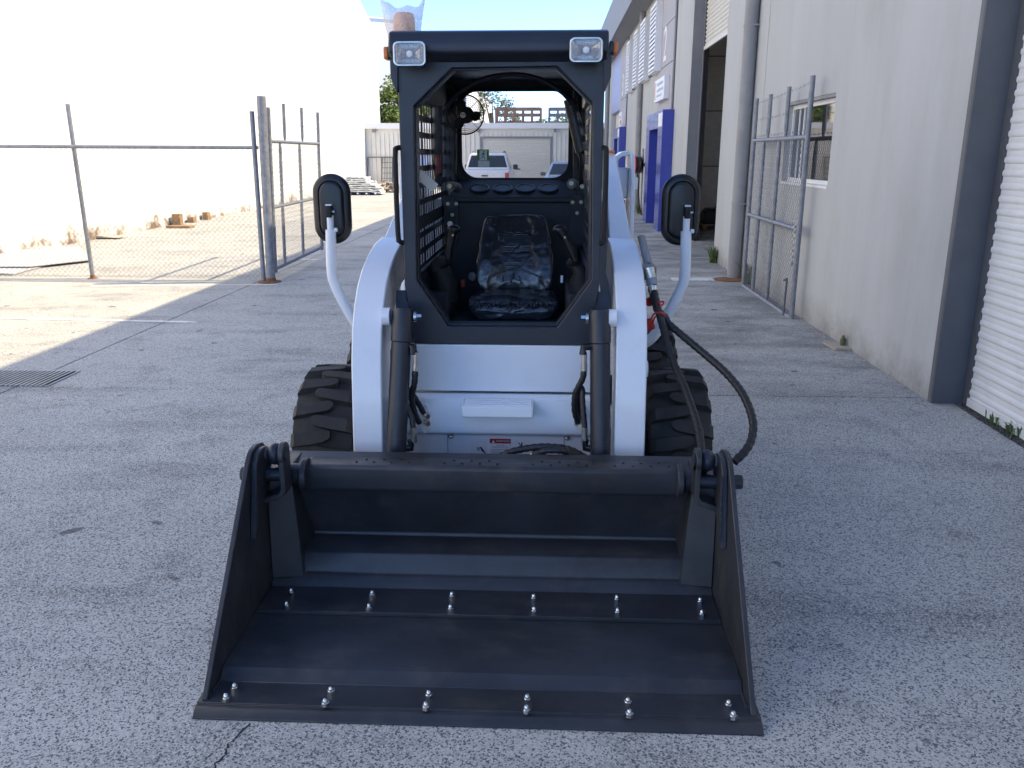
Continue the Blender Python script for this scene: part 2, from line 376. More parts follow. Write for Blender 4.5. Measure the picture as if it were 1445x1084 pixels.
# crack in front of the bucket
def ribbon(pts, wd, z, m, name):
    mb = MB(); a = []
    P = [Vector((x, y, z)) for x, y in pts]
    for i, p in enumerate(P):
        d = (P[min(i + 1, len(P) - 1)] - P[max(i - 1, 0)]).normalized(); n = Vector((-d.y, d.x, 0)); ww = wd * random.uniform(0.35, 1.2)
        a += [p + n * ww / 2, p - n * ww / 2]
    mb.add(a, [(2 * i, 2 * i + 1, 2 * i + 3, 2 * i + 2) for i in range(len(P) - 1)]); return mb.build(name, m, g, smooth=0)
def jag(p, q, n, amp):
    out = []
    for i in range(n + 1):
        t = i / n; out.append((p[0] + (q[0] - p[0]) * t + random.uniform(-amp, amp), p[1] + (q[1] - p[1]) * t + random.uniform(-amp, amp) * 0.6))
    return out
cp = [onZ(*p) for p in ((354, 1020), (335, 1040), (322, 1050), (318, 1066), (304, 1078), (300, 1100))]
pts = []
for a, b in zip(cp, cp[1:]): pts += jag(a.to_2d(), b.to_2d(), 6, 0.0035)[:-1]
ribbon(pts, 0.0075, 0.0012, 'joint', 'crack')
ribbon(jag((-0.985, 2.12), (-1.02, 2.04), 10, 0.003), 0.004, 0.0014, 'joint', 'crack')
# painted bay lines
for a, b, wd in (((0 - 60, 448.2), (278, 455), 0.085), ((128, 404.3), (391, 402), 0.07), ((412, 366), (456, 366.5), 0.10)):
    p = onZ(*a); q = onZ(*b); d = (q - p).normalized(); n = Vector((-d.y, d.x, 0)) * wd / 2; up = Vector((0, 0, 0.004))
    MB().add([p - n + up, q - n + up, q + n + up, p + n + up], [(0, 1, 2, 3)]).build('painted_line', 'road_paint', g, smooth=0)
# drain grate
dg = thing('drain_grate', 'rusty grey steel drain grate set in the concrete at the left', 'drain grate', (-4.15, 6.3, 0))
gx0, gx1, gy0, gy1 = -5.2, -3.88, 6.1, 6.56
MB().ring([(gx0, gy0), (gx1, gy0), (gx1, gy1), (gx0, gy1)], [(gx0 + .02, gy0 + .02), (gx1 - .02, gy0 + .02), (gx1 - .02, gy1 - .02), (gx0 + .02, gy1 - .02)], 'z', 0.002, 0.006).build('frame', 'galvanised', dg)
MB().box(gx0, gy0, 0.001, gx1, gy1, 0.003).build('pit', 'joint', dg)
first = None
for i in range(32):
    x = gx0 + 0.03 + i * 0.041
    if x > gx1 - 0.03: break
    if not first: first = MB().box(x, gy0 - .01, 0.004, x + 0.011, gy1 + .01, 0.011).build('grate_bar', 'sheet_metal', dg)
    else: share(first, (i * 0.041, 0, 0), dg)

# ================================================================== RIGHT BUILDING
B = thing('industrial_building', 'long grey rendered industrial unit building with deep eave along the right side', 'building', (2.9, 14, 0))
EX, EZ, ET = 2.16, 5.81, 7.0
MB().ring([(5.95, -0.02), (11.68, -0.02), (11.68, EZ), (5.95, EZ)], [(8.76, 1.43), (10.50, 1.43), (10.50, 2.325), (8.76, 2.325)], 'x', 2.78, 2.98).build('wall_panel', 'render_grey', B)
MB().box(2.78, 11.70, -0.02, 2.98, 14.4, EZ).build('wall_panel', 'render_grey', B)
MB().box(2.80, 11.6, 0, 2.97, 11.8, EZ - 0.01).build('joint_sealant', 'mid_grey', B)
MB().box(2.78, 14.4, 5.0, 2.98, 17.9, EZ).build('wall_panel', 'render_grey', B)
MB().box(2.78, 17.9, -0.02, 3.0, 20.1, EZ).build('wall_panel', 'render_grey', B)
MB().box(2.78, 20.1, -0.02, 3.0, 36.0, EZ).build('wall_panel', 'render_grey', B)
MB().box(2.78, 36.0, 3.5, 3.0, 40.6, EZ).build('wall_panel', 'lilac_panel', B)
MB().box(2.78, 40.6, -0.02, 3.0, 46.0, EZ).build('wall_panel', 'render_grey', B)
MB().box(2.78, -8, -0.02, 3.0, 2.1, EZ).build('wall_panel', 'render_grey', B)
MB().box(2.78, 2.1, 4.6, 3.0, 5.87, EZ).build('wall_panel', 'render_grey', B)
# dark painted end of the wall beside the near door
MB().box(2.776, 5.935, 0, 3.06, 5.949, EZ - 0.3).box(2.774, 5.949, 0, 2.779, 6.0, EZ - 0.3).build('dark_reveal', 'frame_grey', B, bev=0.003)
MB().box(2.99, 5.86, 0, 3.05, 5.934, EZ - 0.3).build('door_guide', 'frame_grey', B)
# near roller door, every slat
rd = MB().box(3.005, 2.1, 0.02, 3.012, 5.86, 4.6).build('roller_door', 'door_enamel', B)
prof = []
for i in range(7): prof.append((3.004 - 0.011 * math.sin(math.pi * i / 6) ** 0.45, 0.018 + 0.047 * i / 6))
for i, (a, zz) in enumerate(((3.003, 0.068), (3.003, 0.0835), (3.01, 0.0835), (3.01, 0.0))): prof.append((a, zz))
prof.append((3.003, 0.0))
pb = [(x, z + 0.07) for x, z in prof]
sl0 = MB().prism(pb, 'y', 2.1, 5.855).build('door_slat', 'door_enamel', rd, smooth=30)
for i in range(1, 53): share(sl0, (0, 0, i * 0.0838), rd)
MB().box(2.985, 2.1, 0.012, 3.012, 5.855, 0.068).build('bottom_rail', 'door_enamel', rd)
# window in the near wall
wn = MB().ring([(8.762, 1.432), (10.498, 1.432), (10.498, 2.323), (8.762, 2.323)], [(8.80, 1.475), (10.46, 1.475), (10.46, 2.245), (8.80, 2.245)], 'x', 2.85, 2.90).build('window', 'window_white', B)
MB().box(2.872, 8.79, 1.47, 2.878, 10.47, 2.25).build('pane', 'dark_glass', wn)
MB().box(2.852, 10.02, 1.475, 2.869, 10.045, 2.245).box(2.852, 10.2, 1.475, 2.869, 10.22, 2.245).build('mullion', 'window_white', wn)
MB().box(2.772, 8.765, 1.405, 2.85, 10.495, 1.4315).build('sill', 'window_white', wn)
MB().box(2.783, 8.763, 2.290, 2.85, 10.497, 2.3225).build('head_lining', 'mid_grey', wn)
MB().box(2.98, 8.6, 1.2, 3.5, 10.7, 2.6).build('dark_interior', 'matt_black', B)
# downpipes
def pipe(y, r=0.095, x=2.685, z1=EZ):
    p = MB().cyl((x, y, 0), (x, y, z1), r, 20).build('downpipe', 'pipe_grey', B)
    for z in (1.05, 3.4): MB().cyl((x, y, z), (x, y, z + 0.03), r + 0.006, 20).box(x, y - 0.12, z + 0.004, 2.785, y + 0.13, z + 0.026).build('bracket', 'pipe_grey', p)
pipe(12.3); pipe(27.0, 0.085); pipe(42.3, 0.1)
# raised door opening
MB().box(2.99, 17.80, 0, 3.0, 17.9, 5).box(2.785, 17.888, 0, 3.0, 17.899, 5).build('door_jamb', 'mid_grey', B)
MB().box(3.0, 17.74, 0, 3.09, 17.80, 5).build('door_guide', 'matt_black', B)
MB().box(3.0, 14.42, 0, 3.06, 14.5, 5).build('door_guide', 'matt_black', B)
rr = MB()
for i in range(17): rr.prism([(3.02 - 0.02 * math.sin(math.pi * q / 4), 3.78 + i * 0.076 + 0.07 * q / 4) for q in range(5)] + [(3.03, 3.85 + i * 0.076), (3.03, 3.78 + i * 0.076)], 'y', 14.45, 17.79)
rr.box(2.99, 14.45, 3.72, 3.03, 17.79, 3.785)
rr.build('roller_door', 'door_cream', B)
MB().box(3.001, 21.6, -0.01, 7, 21.8, 5.8).build('inner_wall', 'interior_grey', B)
for z in (1.45, 2.75, 4.0): MB().box(3.001, 21.59, z, 7, 21.601, z + 0.02).build('wall_joint', 'matt_black', B)
MB().box(6.9, 13.6, 0, 7, 21.6, 5.8).box(3.0, 13.6, 0, 7, 13.7, 5.8).build('inner_wall', 'interior_grey', B)
# roof, soffit, fascia
MB().box(EX + 0.05, -8, EZ + 0.001, 3.0, 46, EZ + 0.05).build('soffit', 'eave_grey', B)
MB().prism([(EX, EZ - 0.03), (EX + 0.05, EZ - 0.03), (EX + 0.05, ET), (EX - 0.03, ET)], 'y', -8, 46).build('fascia', 'eave_grey', B)
MB().box(EX + 0.05, -8, ET - 0.25, 18, 46, ET - 0.1).build('roof', 'mid_grey', B)
MB().box(2.98, 46, 0, 18, 46.2, ET - 0.26).box(17.8, -8, 0, 18, 46, ET - 0.26).box(3.0, -8, 0, 17.8, -7.8, ET - 0.26).build('rear_wall', 'render_grey', B)
# lilac panels carrying the unit numbers
for y0, y1, num, yt in ((20.35, 22.95, '2', 21.85), (32.5, 35.4, '3', 34.2)):
    zz = [2.74, 3.80, 4.72, EZ - 0.01]
    for a, b in zip(zz, zz[1:]): MB().box(2.745, y0, a + 0.008, 2.779, y1, b - 0.008).build('facade_panel', 'panel_grey', B, bev=0.003)
    MB().box(2.75, y0 - 0.2, 2.74, 2.777, y0 - 0.012, EZ - 0.01).build('dark_strip', 'frame_grey', B)
    text_mesh('unit_number', num, 1.15, 'sign_white', B, (2.742, yt, 4.28), (0, -1, 0), (0, 0, 1), 0.004)
# louvred upper windows, shutters standing open at both ends
for y0, y1, ya1, yb0 in ((22.6, 26.6, 23.95, 25.15), (27.4, 31.1, 28.55, 30.0)):
    wf = MB().ring([(ya1 - .3, 3.82), (yb0 + .3, 3.82), (yb0 + .3, 5.4), (ya1 - .3, 5.4)], [(ya1 - .24, 3.88), (yb0 + .24, 3.88), (yb0 + .24, 5.34), (ya1 - .24, 5.34)], 'x', 2.72, 2.779).build('window', 'frame_grey', B)
    MB().box(2.765, ya1 - .25, 3.87, 2.776, yb0 + .25, 5.35).build('pane', 'dark_glass', wf)
    for a_, b_ in ((y0, ya1), (yb0, y1)):
        lv = MB().box(2.58, a_, 3.78, 2.775, a_ + .05, 5.42).box(2.58, b_ - .05, 3.78, 2.775, b_, 5.42).box(2.585, a_ + .05, 3.78, 2.77, b_ - .05, 3.81).box(2.585, a_ + .05, 5.39, 2.77, b_ - .05, 5.42)
        MB().box(2.74, a_ + .051, 3.811, 2.765, b_ - .051, 5.389).build('shutter_back', 'matt_black', wf)
        for k in range(15): lv.bar((2.60, a_ + .05, 3.88 + k * .106), (2.60, b_ - .05, 3.88 + k * .106), .03, .058)
        lv.build('louvre_shutter', 'sign_white', wf)
# blue entrance portals
for dy in (0.0, 12.4):
    pt = MB().box(2.52, 19.95 + dy, 0, 2.779, 20.75 + dy, 2.72).build('entrance_portal', 'blue_panel', B, bev=0.004)
    MB().box(2.52, 22.5 + dy, 0, 2.779, 23.2 + dy, 2.72).build('portal_leg', 'blue_panel', pt, bev=0.004)
    MB().box(2.521, 20.755 + dy, 2.33, 2.779, 22.495 + dy, 2.715).build('portal_lintel', 'blue_panel', pt, bev=0.004)
    MB().box(2.515, 20.0 + dy, 2.36, 2.5195, 20.7 + dy, 2.66).build('portal_reflection', 'sign_white', pt)  # bright reflection on the portal front, put in as white colour
    MB().box(2.765, 20.76 + dy, 0, 2.778, 22.49 + dy, 2.32).build('glass_door', 'dark_glass', pt)
    MB().box(2.74, 21.6 + dy, 0, 2.765, 21.66 + dy, 2.32).build('door_frame', 'window_white', pt)
MB().box(2.99, 36.05, 0, 3.02, 40.55, 3.5).build('roller_door', 'door_cream', B)
MB().box(2.78, 35.9, 0, 2.99, 36.05, 3.5).build('door_jamb', 'mid_grey', B)

# signs, lamp and hose reel on the facade
sg = thing('wall_sign', 'white boxed sign with red swoosh and blue print above the near blue entrance', 'sign', (2.7, 21.6, 3.0))
MB().box(2.62, 20.75, 3.0, 2.744, 22.6, 3.52).build('panel', 'sign_white', sg, bev=0.006)
for (y, z, l, h, m) in ((21.55, 3.36, 1.1, 0.075, 'sign_print'), (21.5, 3.22, 1.15, 0.07, 'sign_print'), (21.62, 3.10, 0.9, 0.05, 'sign_print')):
    k = 0; yy = y - l / 2
    while yy < y + l / 2:
        ww = random.uniform(0.04, 0.09); MB().box(2.614, yy, z, 2.6195, yy + ww, z + h * random.uniform(0.75, 1.0)).build('lettering', m, sg); yy += ww + 0.03
sw = [(22.42 + 0.10 * math.sin(q / 8 * math.pi) - 0.06, 3.06 + 0.40 * q / 8) for q in range(9)]
MB().prism(sw + [(y + 0.06, z) for y, z in reversed(sw)], 'x', 2.614, 2.6195).build('swoosh', 'sign_red', sg)
s2 = thing('wall_sign', 'small pale sign with red print beside the far blue entrance', 'sign', (2.7, 33.8, 2.75))
MB().box(2.66, 33.3, 2.76, 2.744, 34.6, 3.3).build('panel', 'sign_white', s2); MB().box(2.654, 33.5, 2.85, 2.659, 34.0, 3.0).build('lettering', 'sign_red', s2); MB().box(2.654, 33.5, 3.06, 2.659, 34.3, 3.16).build('lettering', 'sign_print', s2)
s3 = thing('notice_sign', 'tiny white notice with red lettering on the wall near the hose reel', 'sign', (2.77, 24.2, 1.9))
MB().box(2.768, 24.0, 1.85, 2.779, 24.35, 2.35).build('panel', 'sign_white', s3)
for k in range(4): MB().box(2.764, 24.05, 1.92 + k * 0.1, 2.7675, 24.3, 1.97 + k * 0.1).build('lettering', 'sign_red', s3)
hr = thing('hose_reel', 'red and black fire hose reel mounted on the grey wall beside the blue entrance', 'hose reel', (2.6, 25.2, 1.2))
for x, m_ in ((2.43, 'red_plastic'), (2.645, 'black_plastic')): MB().cyl((x, 25.1, 1.45), (x + .02, 25.1, 1.45), .27, 28).build('disc', m_, hr)
MB().lathe([(0.12, 0), (0.22, 0.01), (0.24, 0.05), (0.22, 0.09), (0.24, 0.13), (0.22, 0.17), (0.12, 0.19)], (2.45, 25.1, 1.45), (1, 0, 0), 24).build('hose_drum', 'hose_rubber', hr)
MB().box(2.671, 25.05, 1.40, 2.785, 25.15, 1.5).build('bracket', 'frame_grey', hr)
MB().tube(spline([(2.5, 25.1, 1.3), (2.55, 25.1, 0.9), (2.62, 25.2, 0.3), (2.7, 25.3, 0.02)]), 0.02).build('hose_tail', 'hose_rubber', hr)
MB().cyl((2.72, 25.7, 0), (2.72, 25.7, 1.9), 0.025).build('riser_pipe', 'galvanised', hr)
wl = thing('wall_lamp', 'small white floodlight under the far end of the eave', 'lamp', (2.6, 43.6, 4.9))
p = W(853, 117, 43.5); MB().box(p.x - .2, 43.3, p.z - .15, p.x + .25, 43.7, p.z + .25).build('lamp_head', 'sign_white', wl, bev=0.03); MB().box(p.x + .2, 43.45, p.z, 2.785, 43.55, p.z + .08).build('arm', 'frame_grey', wl)
# things inside the open doorway
pl = thing('timber_pallet', 'timber pallet under black case just inside the open doorway', 'pallet', (3.6, 20.7, 0))
a = onZ(992, 327, 0.0)
px_, py_ = 3.62, 20.7
for k in range(5): MB().box(px_, py_ - .45 + k * .2, 0.11, px_ + 1.1, py_ - .33 + k * .2, 0.135).build('deck_board', 'timber', pl)
for k in range(3): MB().box(px_ + k * .5, py_ - .45, 0.006, px_ + .1 + k * .5, py_ + .45, 0.11).build('bearer', 'timber', pl)
bc = thing('tool_case', 'black case with handle standing on the timber pallet in the doorway', 'case', (3.7, 20.7, 0.135))
MB().prism([(px_ + .06, 0.137), (px_ + .95, 0.137), (px_ + .95, .42), (px_ + .85, .50), (px_ + .15, .50), (px_ + .06, .40)], 'y', 20.45, 20.95).build('body', 'black_plastic', bc, bev=0.02)
MB().tube([(px_ + .35, 20.7, .49), (px_ + .38, 20.7, .57), (px_ + .62, 20.7, .57), (px_ + .65, 20.7, .49)], 0.018).build('handle', 'black_plastic', bc)

# ================================================================== LEFT: WHITE WALL BUILDING
def wx(Y): return -9.63
def onwall(px, py):
    d = CF + CR * ((px - CX) / FPX) - CU * ((py - CY) / FPX); t = (-9.6 - 0.0436 * 20.5 - CP.x + 0.0436 * CP.y) / (d.x - 0.0436 * d.y); return CP + d * t
a = onX(522.8, 30.5, -9.63); b = onX(507.3, 0, -9.63); sl_ = (b.z - a.z) / (b.y - a.y); a = Vector((-9.63, 49.1, a.z + sl_ * (49.1 - a.y))); y2 = a.y + (12.0 - a.z) / sl_
lw = thing('white_warehouse', 'tall white painted wall of the warehouse along the left of the yard', 'building', (-9.8, 20, 0))
pr = [(-8, -0.05), (a.y, -0.05), (a.y, a.z), (y2, 12.0), (-8, 12.0)]
mb = MB().add([(wx(y), y, z) for y, z in pr] + [(wx(y) - 6, y, z) for y, z in pr], [(0, 1, 2, 3, 4), (9, 8, 7, 6, 5)] + [(i, (i + 1) % 5, 5 + (i + 1) % 5, 5 + i) for i in range(5)])
mb.build('wall', 'white_wall', lw, smooth=0)
l2 = thing('white_warehouse', 'big plain white warehouse standing beyond the left wall behind the tree', 'building', (-12, 56, 0))
c2 = W(570, 29.5, 55.2); e1 = Vector((c2.x - 12 * math.cos(R_(30)), 55.2 - 12 * math.sin(R_(30)), 0)); nn_ = Vector((-math.sin(R_(30)), math.cos(R_(30)), 0)) * 5
MB().prism([(c2.x, 55.2), (e1.x, e1.y), (e1.x + nn_.x, e1.y + nn_.y), (c2.x + nn_.x, 55.2 + nn_.y)], 'z', 0, c2.z).build('wall', 'white_wall', l2)
MB().prism([(c2.x + .05, 55.15), (e1.x, e1.y - .1), (e1.x + nn_.x, e1.y + nn_.y), (c2.x + nn_.x, 55.2 + nn_.y)], 'z', c2.z, c2.z + .1).build('parapet', 'sign_white', l2)
l3 = thing('white_building', 'far white building seen through the cab rear window beside the pale tree', 'building', (-9, 84, 0))
q = W(694, 147, 80); q0 = W(694, 147, 80)
MB().box(q.x - 12, 56, 0, q.x, 80, q.z).build('wall', 'white_wall', l3); MB().box(q.x - 12.1, 55.9, q.z, q.x + .1, 80.1, q.z + .2).build('parapet', 'sign_white', l3)

# ================================================================== SHED ACROSS THE END
SH = thing('metal_shed', 'low cream corrugated metal shed with a roller door across the end of the yard', 'building', (-3, 45.3, 0))
sx0 = W(515, 200, 45).x; zt = W(515, 180, 45).z - 0.05
d0 = W(677, 195, 45); d1 = W(780, 195, 45)
MB().box(sx0, 45.0, 0, d0.x, 45.15, zt).build('wall_sheet', 'shed_cream', SH); MB().box(d1.x, 45.0, 0, 2.7, 45.15, zt).build('wall_sheet', 'shed_cream', SH)
MB().box(d0.x, 45.0, d0.z, d1.x, 45.15, zt).build('wall_sheet', 'shed_cream', SH)
mb = MB(); x = sx0 + 0.05
while x < 2.65:
    z0 = d0.z + .1 if d0.x - .1 < x < d1.x + .06 else 0.02
    mb.prism([(x, 44.999), (x + .012, 44.955), (x + .042, 44.955), (x + .054, 44.999)], 'z', z0, zt - 0.25); x += 0.235
st = mb.build('rib', 'shed_cream', SH); struct(st, 'stuff')
MB().box(sx0 - .12, 44.80, zt - 0.02, 2.78, 45.2, zt + 0.26).build('fascia', 'sign_white', SH); MB().box(sx0 - .1, 45.2, zt, 2.9, 47.5, zt + .1).build('roof', 'sheet_metal', SH)
MB().box(d0.x, 44.95, 0, d0.x + .13, 45.0, d0.z).box(d1.x - .13, 44.95, 0, d1.x, 45.0, d0.z).box(d0.x, 44.94, d0.z - .02, d1.x, 45.0, d0.z + .08).build('door_frame', 'mid_grey', SH)
dr = MB()
n = int((d0.z - .05) / 0.075)
for i in range(n): dr.prism([(45.03, 0.03 + i * .075), (45.005, .045 + i * .075), (45.005, .088 + i * .075), (45.03, .1 + i * .075)], 'x', d0.x + .13, d1.x - .13)
dr.box(d0.x + .13, 45.031, 0, d1.x - .13, 45.06, d0.z - .02)
drr = dr.build('roller_door', 'door_cream', SH); MB().box(W(726, 243, 45).x, 44.97, .98, W(734, 243, 45).x, 45.0, 1.03).build('door_handle', 'matt_black', drr)
MB().box(sx0 - .02, 45.001, 0, sx0 + .06, 47.5, zt).box(2.7, 45.1, 0, 2.78, 47.5, zt).build('side_wall', 'shed_cream', SH)
for px in (527, 675, 783): 
    p = W(px, 184, 44.8); MB().box(p.x - .06, 44.72, p.z - .1, p.x + .08, 44.94, p.z + .06).build('bracket', 'mid_grey', SH)
# stillage racks behind the shed
def rack(px0, px1, nc, m, label):
    r = thing('stillage_rack', label, 'rack', (W(px0, 176, 48.2).x, 48.2, 0))
    xa, xb = W(px0, 170, 48.2).x, W(px1, 170, 48.2).x; z2, z1, z0 = W(px0, 153.5, 48.2).z, W(px0, 162, 48.2).z, W(px0, 173, 48.2).z
    for k in range(nc + 1):
        x = xa + (xb - xa) * k / nc; MB().box(x - .06, 48.15, 0, x + .06, 48.25, z2 + .04).box(x - .06, 49.2, 0, x + .06, 49.3, z2 + .04).build('post', m, r)
    for z in (z0, z1, z2): MB().box(xa, 48.16, z - .07, xb, 48.24, z + .07).box(xa, 49.21, z - .07, xb, 49.29, z + .07).build('rail', m, r)
    MB().box(xa, 48.26, z0 - .25, xb, 49.19, z0 - .08).build('load', m, r)
rack(700, 763, 5, 'rack_brown', 'rusty brown steel stillage rack showing above the shed roof'); rack(775, 836, 5, 'rack_grey', 'grey steel stillage rack above the right of the shed roof')

# ================================================================== TREES
def tree(base, h, cr, cz, m, label, n=2600, leaf=0.16, clumps=16, cat='tree'):
    t = thing('tree', label, cat, base); bx, by, bz = base
    mb = MB(); top = Vector((bx, by, h * 0.75))
    mb.tube(spline([Vector(base), Vector((bx + .1, by, h * .35)), top], 0.4), [0.2 * (1 - i / 40) + .02 for i in range(len(spline([Vector(base), Vector((bx + .1, by, h * .35)), top], 0.4)))], 8)
    cl = []
    for i in range(clumps):
        a = random.uniform(0, 6.28); r = cr * math.sqrt(random.random()) * .85; z = random.uniform(cz, h) ; k = 1 - 0.55 * abs((z - (cz + h) / 2) / ((h - cz) / 2)) ** 2
        c = Vector((bx + r * k * math.cos(a), by + r * k * math.sin(a), z)); cl.append((c, random.uniform(.28, .5) * cr))
        mb.tube([Vector((bx + .05, by, min(z * .6, h * .6))), c], [0.07, 0.015], 5)
    mb.build('trunk', 'bark', t)
    lv = MB()
    for i in range(n):
        c, r = random.choice(cl); v = Vector((random.gauss(0, 1), random.gauss(0, 1), random.gauss(0, 1))).normalized() * r * random.random() ** .35; v.z *= .75
        p = c + v; u = Vector((random.gauss(0, 1), random.gauss(0, 1), random.gauss(0, .6))).normalized(); w_ = u.orthogonal().normalized(); s = leaf * random.uniform(.6, 1.3)
        lv.add([p - u * s * .5, p + w_ * s * .28, p + u * s * .5, p - w_ * s * .28], [(0, 1, 2, 3)])
    lv.build('crown', m, t, smooth=0, sub=-1); return t
p = W(556, 178, 50.5); tree((p.x + 0.5, 50.5, 0), W(550, 112, 50.5).z, 1.75, 1.8, 'leaf_green', 'bright green leafy tree behind the left end of the shed', 5200, .22, 26)
p = W(699, 170, 66); tree((p.x - .3, 66, 0), W(699, 128, 66).z, 1.9, 2.0, 'leaf_pale', 'thin pale green tree between white building and brown rack', 2400, .2, 16)
for px, Y, hh, cr, lab in ((738, 75, 4.6, 2.0, 'low round green tree behind the middle of the brown rack'), (762, 85, 4.9, 2.4, 'low green tree between the two racks'), (800, 80, 5.0, 2.2, 'low dark tree behind the grey rack'), (600, 52, 6.2, 1.6, 'green tree seen through the cab side mesh')):
    p = W(px, 170, Y); tree((p.x, Y, 0), hh, cr, 1.2, 'leaf_green', lab, 1600, .25, 12)

# ================================================================== LEFT FENCE AND GATE
F = thing('chain_link_fence', 'galvanised chain link fence with leaning post across the left yard', 'fence', (-6.6, 11.86, 0))
FY = 11.86
MB().tube([(-6.633, FY, 0), (-6.655, FY - .02, 2.41)], 0.030, 12).build('post', 'galvanised', F); MB().cyl((-6.633, FY, 0), (-6.634, FY, .05), 0.034).cyl((-6.633, FY, 0.001), (-6.633, FY, .007), .075).build('post_foot', 'rust', F)
MB().tube([(-9.9, FY, 0), (-9.9, FY, 2.4)], 0.03, 12).build('post', 'galvanised', F)
MB().tube([(-10.0, FY + .0, 1.86), (-3.99, 11.70, 1.83)], 0.026, 10).build('rail', 'galvanised', F)
m = chain_link(MB(), (-9.9, FY + .03, 0), (-4.03, 11.72, 0), 0.03, 1.84, 0.038, 0.0024).build('chain_mesh', 'mesh_wire', F, smooth=0, sub=-1); struct(m, 'stuff')
MB().tube([(-4.045, 11.66, 0), (-4.02, 11.64, 2.30)], 0.032, 12).build('post', 'galvanised', F)
GP = MB().tube([(-3.925, 11.62, 0), (-3.87, 11.62, 2.49)], 0.06, 18).build('gate_post', 'galvanised', F)
for z in (2.2, 1.98, 1.45, .35): MB().cyl((-3.925 + z * .0221, 11.62, z), (-3.925 + z * .0221, 11.62, z + .03), .064, 18).build('clamp', 'galvanised', GP)
MB().lathe([(.17, 0.001), (.17, .012), (.15, .018), (0, .018)], (-3.95, 11.62, 0), (0, 0, 1), 8).cyl((-3.925, 11.62, 0), (-3.924, 11.62, .06), .066).build('base_plate', 'rust', GP)
def gate(name, label, pts, ext, inter, rails, y0, y1, xf, mid, rr_=0.025):
    """leaf along Y; xf(y,z) gives X"""
    G = thing(name, label, 'gate', (xf(y0, 0), y0, 0))
    for y in (y0, y1): MB().tube([(xf(y, rails[0] - .05), y, rails[0] - .05), (xf(y, ext[0][1]), y, ext[-1 if y == y1 else 0][1])], rr_ * 1.1, 10).build('stile', 'galvanised', G)
    for z in rails: MB().tube([(xf(y0, z), y0, z), (xf(y1, z), y1, z)], rr_, 10).build('rail', 'galvanised', G)
    for y in inter: MB().tube([(xf(y, rails[0]), y, rails[0]), (xf(y, rails[0] + .1), y, rails[0] + .1), (xf(y, rails[-1] - .1), y, rails[-1] - .1), (xf(y, rails[-1]), y, rails[-1])], [rr_ * .5, rr_, rr_, rr_ * .5], 8).build('brace', 'galvanised', G)
    for y, zt_ in ext[1:-1]: MB().tube([(xf(y, rails[-1]), y, rails[-1]), (xf(y, rails[-1] + .1), y, rails[-1] + .1), (xf(y, zt_), y, zt_)], [rr_ * .5, rr_, rr_], 8).build('extension_post', 'galvanised', G)
    m = chain_link(MB(), (xf(y0, .9) + .02, y0, 0), (xf(y1, .9) + .02, y1, 0), rails[0], rails[-1] + .02, 0.036, 0.0022).build('chain_mesh', 'galvanised', G, smooth=0, sub=-1); struct(m, 'stuff')
    mb = MB()
    for f in (.12, .5, .9):
        for (ya, za), (yb, zb) in zip(ext, ext[1:]):
            z1_ = rails[-1] + f * (za - rails[-1]); z2_ = rails[-1] + f * (zb - rails[-1]); barbed(mb, (xf(ya, z1_) - .02, ya, z1_), (xf(yb, z2_) - .02, yb, z2_), 0.0022)
    mb.build('barbed_wire', 'galvanised', G, smooth=0)
    return G
gate('yard_gate', 'open chain link yard gate with barbed wire hanging from the left post', None, [(11.85, 2.36), (12.62, 2.45), (13.65, 2.45), (14.75, 2.43)], (12.35, 13.45), (.155, 1.02, 1.916), 11.85, 14.75, lambda y, z: -3.90 - 0.035 * (y - 11.85) + 0.03 * (z - 1) , 1.0)
XG = 2.66
e = [onX(1145.5, 107.3, XG), onX(1114, 122.5, XG), onX(1088, 133, XG), onX(1069, 139, XG)]
rl = [onX(1107.6, 443.6, XG), onX(1120, 322, XG), onX(1135.5, 193.8, XG)]
y0 = onX(1117, 445, XG).y; y1 = onX(1050, 388, XG).y
RG = gate('yard_gate', 'open chain link yard gate with barbed wire folded back against the grey wall', None, [(y0, e[0].z), (e[1].y, e[1].z), (e[2].y, e[2].z), (y1, e[3].z)], (onX(1085, 385, XG).y, onX(1065, 372, XG).y), (rl[0].z, rl[1].z, rl[2].z), y0, y1, lambda y, z: XG, 1.0)
MB().tube(spline([(XG - .05, y0 + .02, .42), (XG - .05, y0 - .02, .46), (XG - .05, y0 + .11, .47)], .01) if False else [(XG - .07, y0 + .16, .40), (XG - .07, y0 + .06, .43), (XG - .07, y0 + .05, .40), (XG - .075, y0 + .05, -.0 + .03)], .012, 8).build('drop_bolt', 'frame_grey', RG)
mb = MB()
for i in range(13):
    c = Vector((XG - .035, y0 + .06, 1.04 - i * .032)); a = Vector((0, 1, 0)) if i % 2 else Vector((1, 0, 0))
    mb.tube([c + a * .012 * math.cos(t) + Vector((0, 0, .024 * math.sin(t))) for t in [k * 6.283 / 10 for k in range(10)]], .0035, 5, closed=True)
mb.build('chain', 'zinc', RG)
MB().box(XG - .055, y0 + .03, .57, XG - .025, y0 + .08, .62).tube([(XG - .04, y0 + .04, .61), (XG - .04, y0 + .04, .645), (XG - .04, y0 + .07, .645), (XG - .04, y0 + .07, .61)], .005, 6).build('padlock', 'zinc', RG, bev=.004)

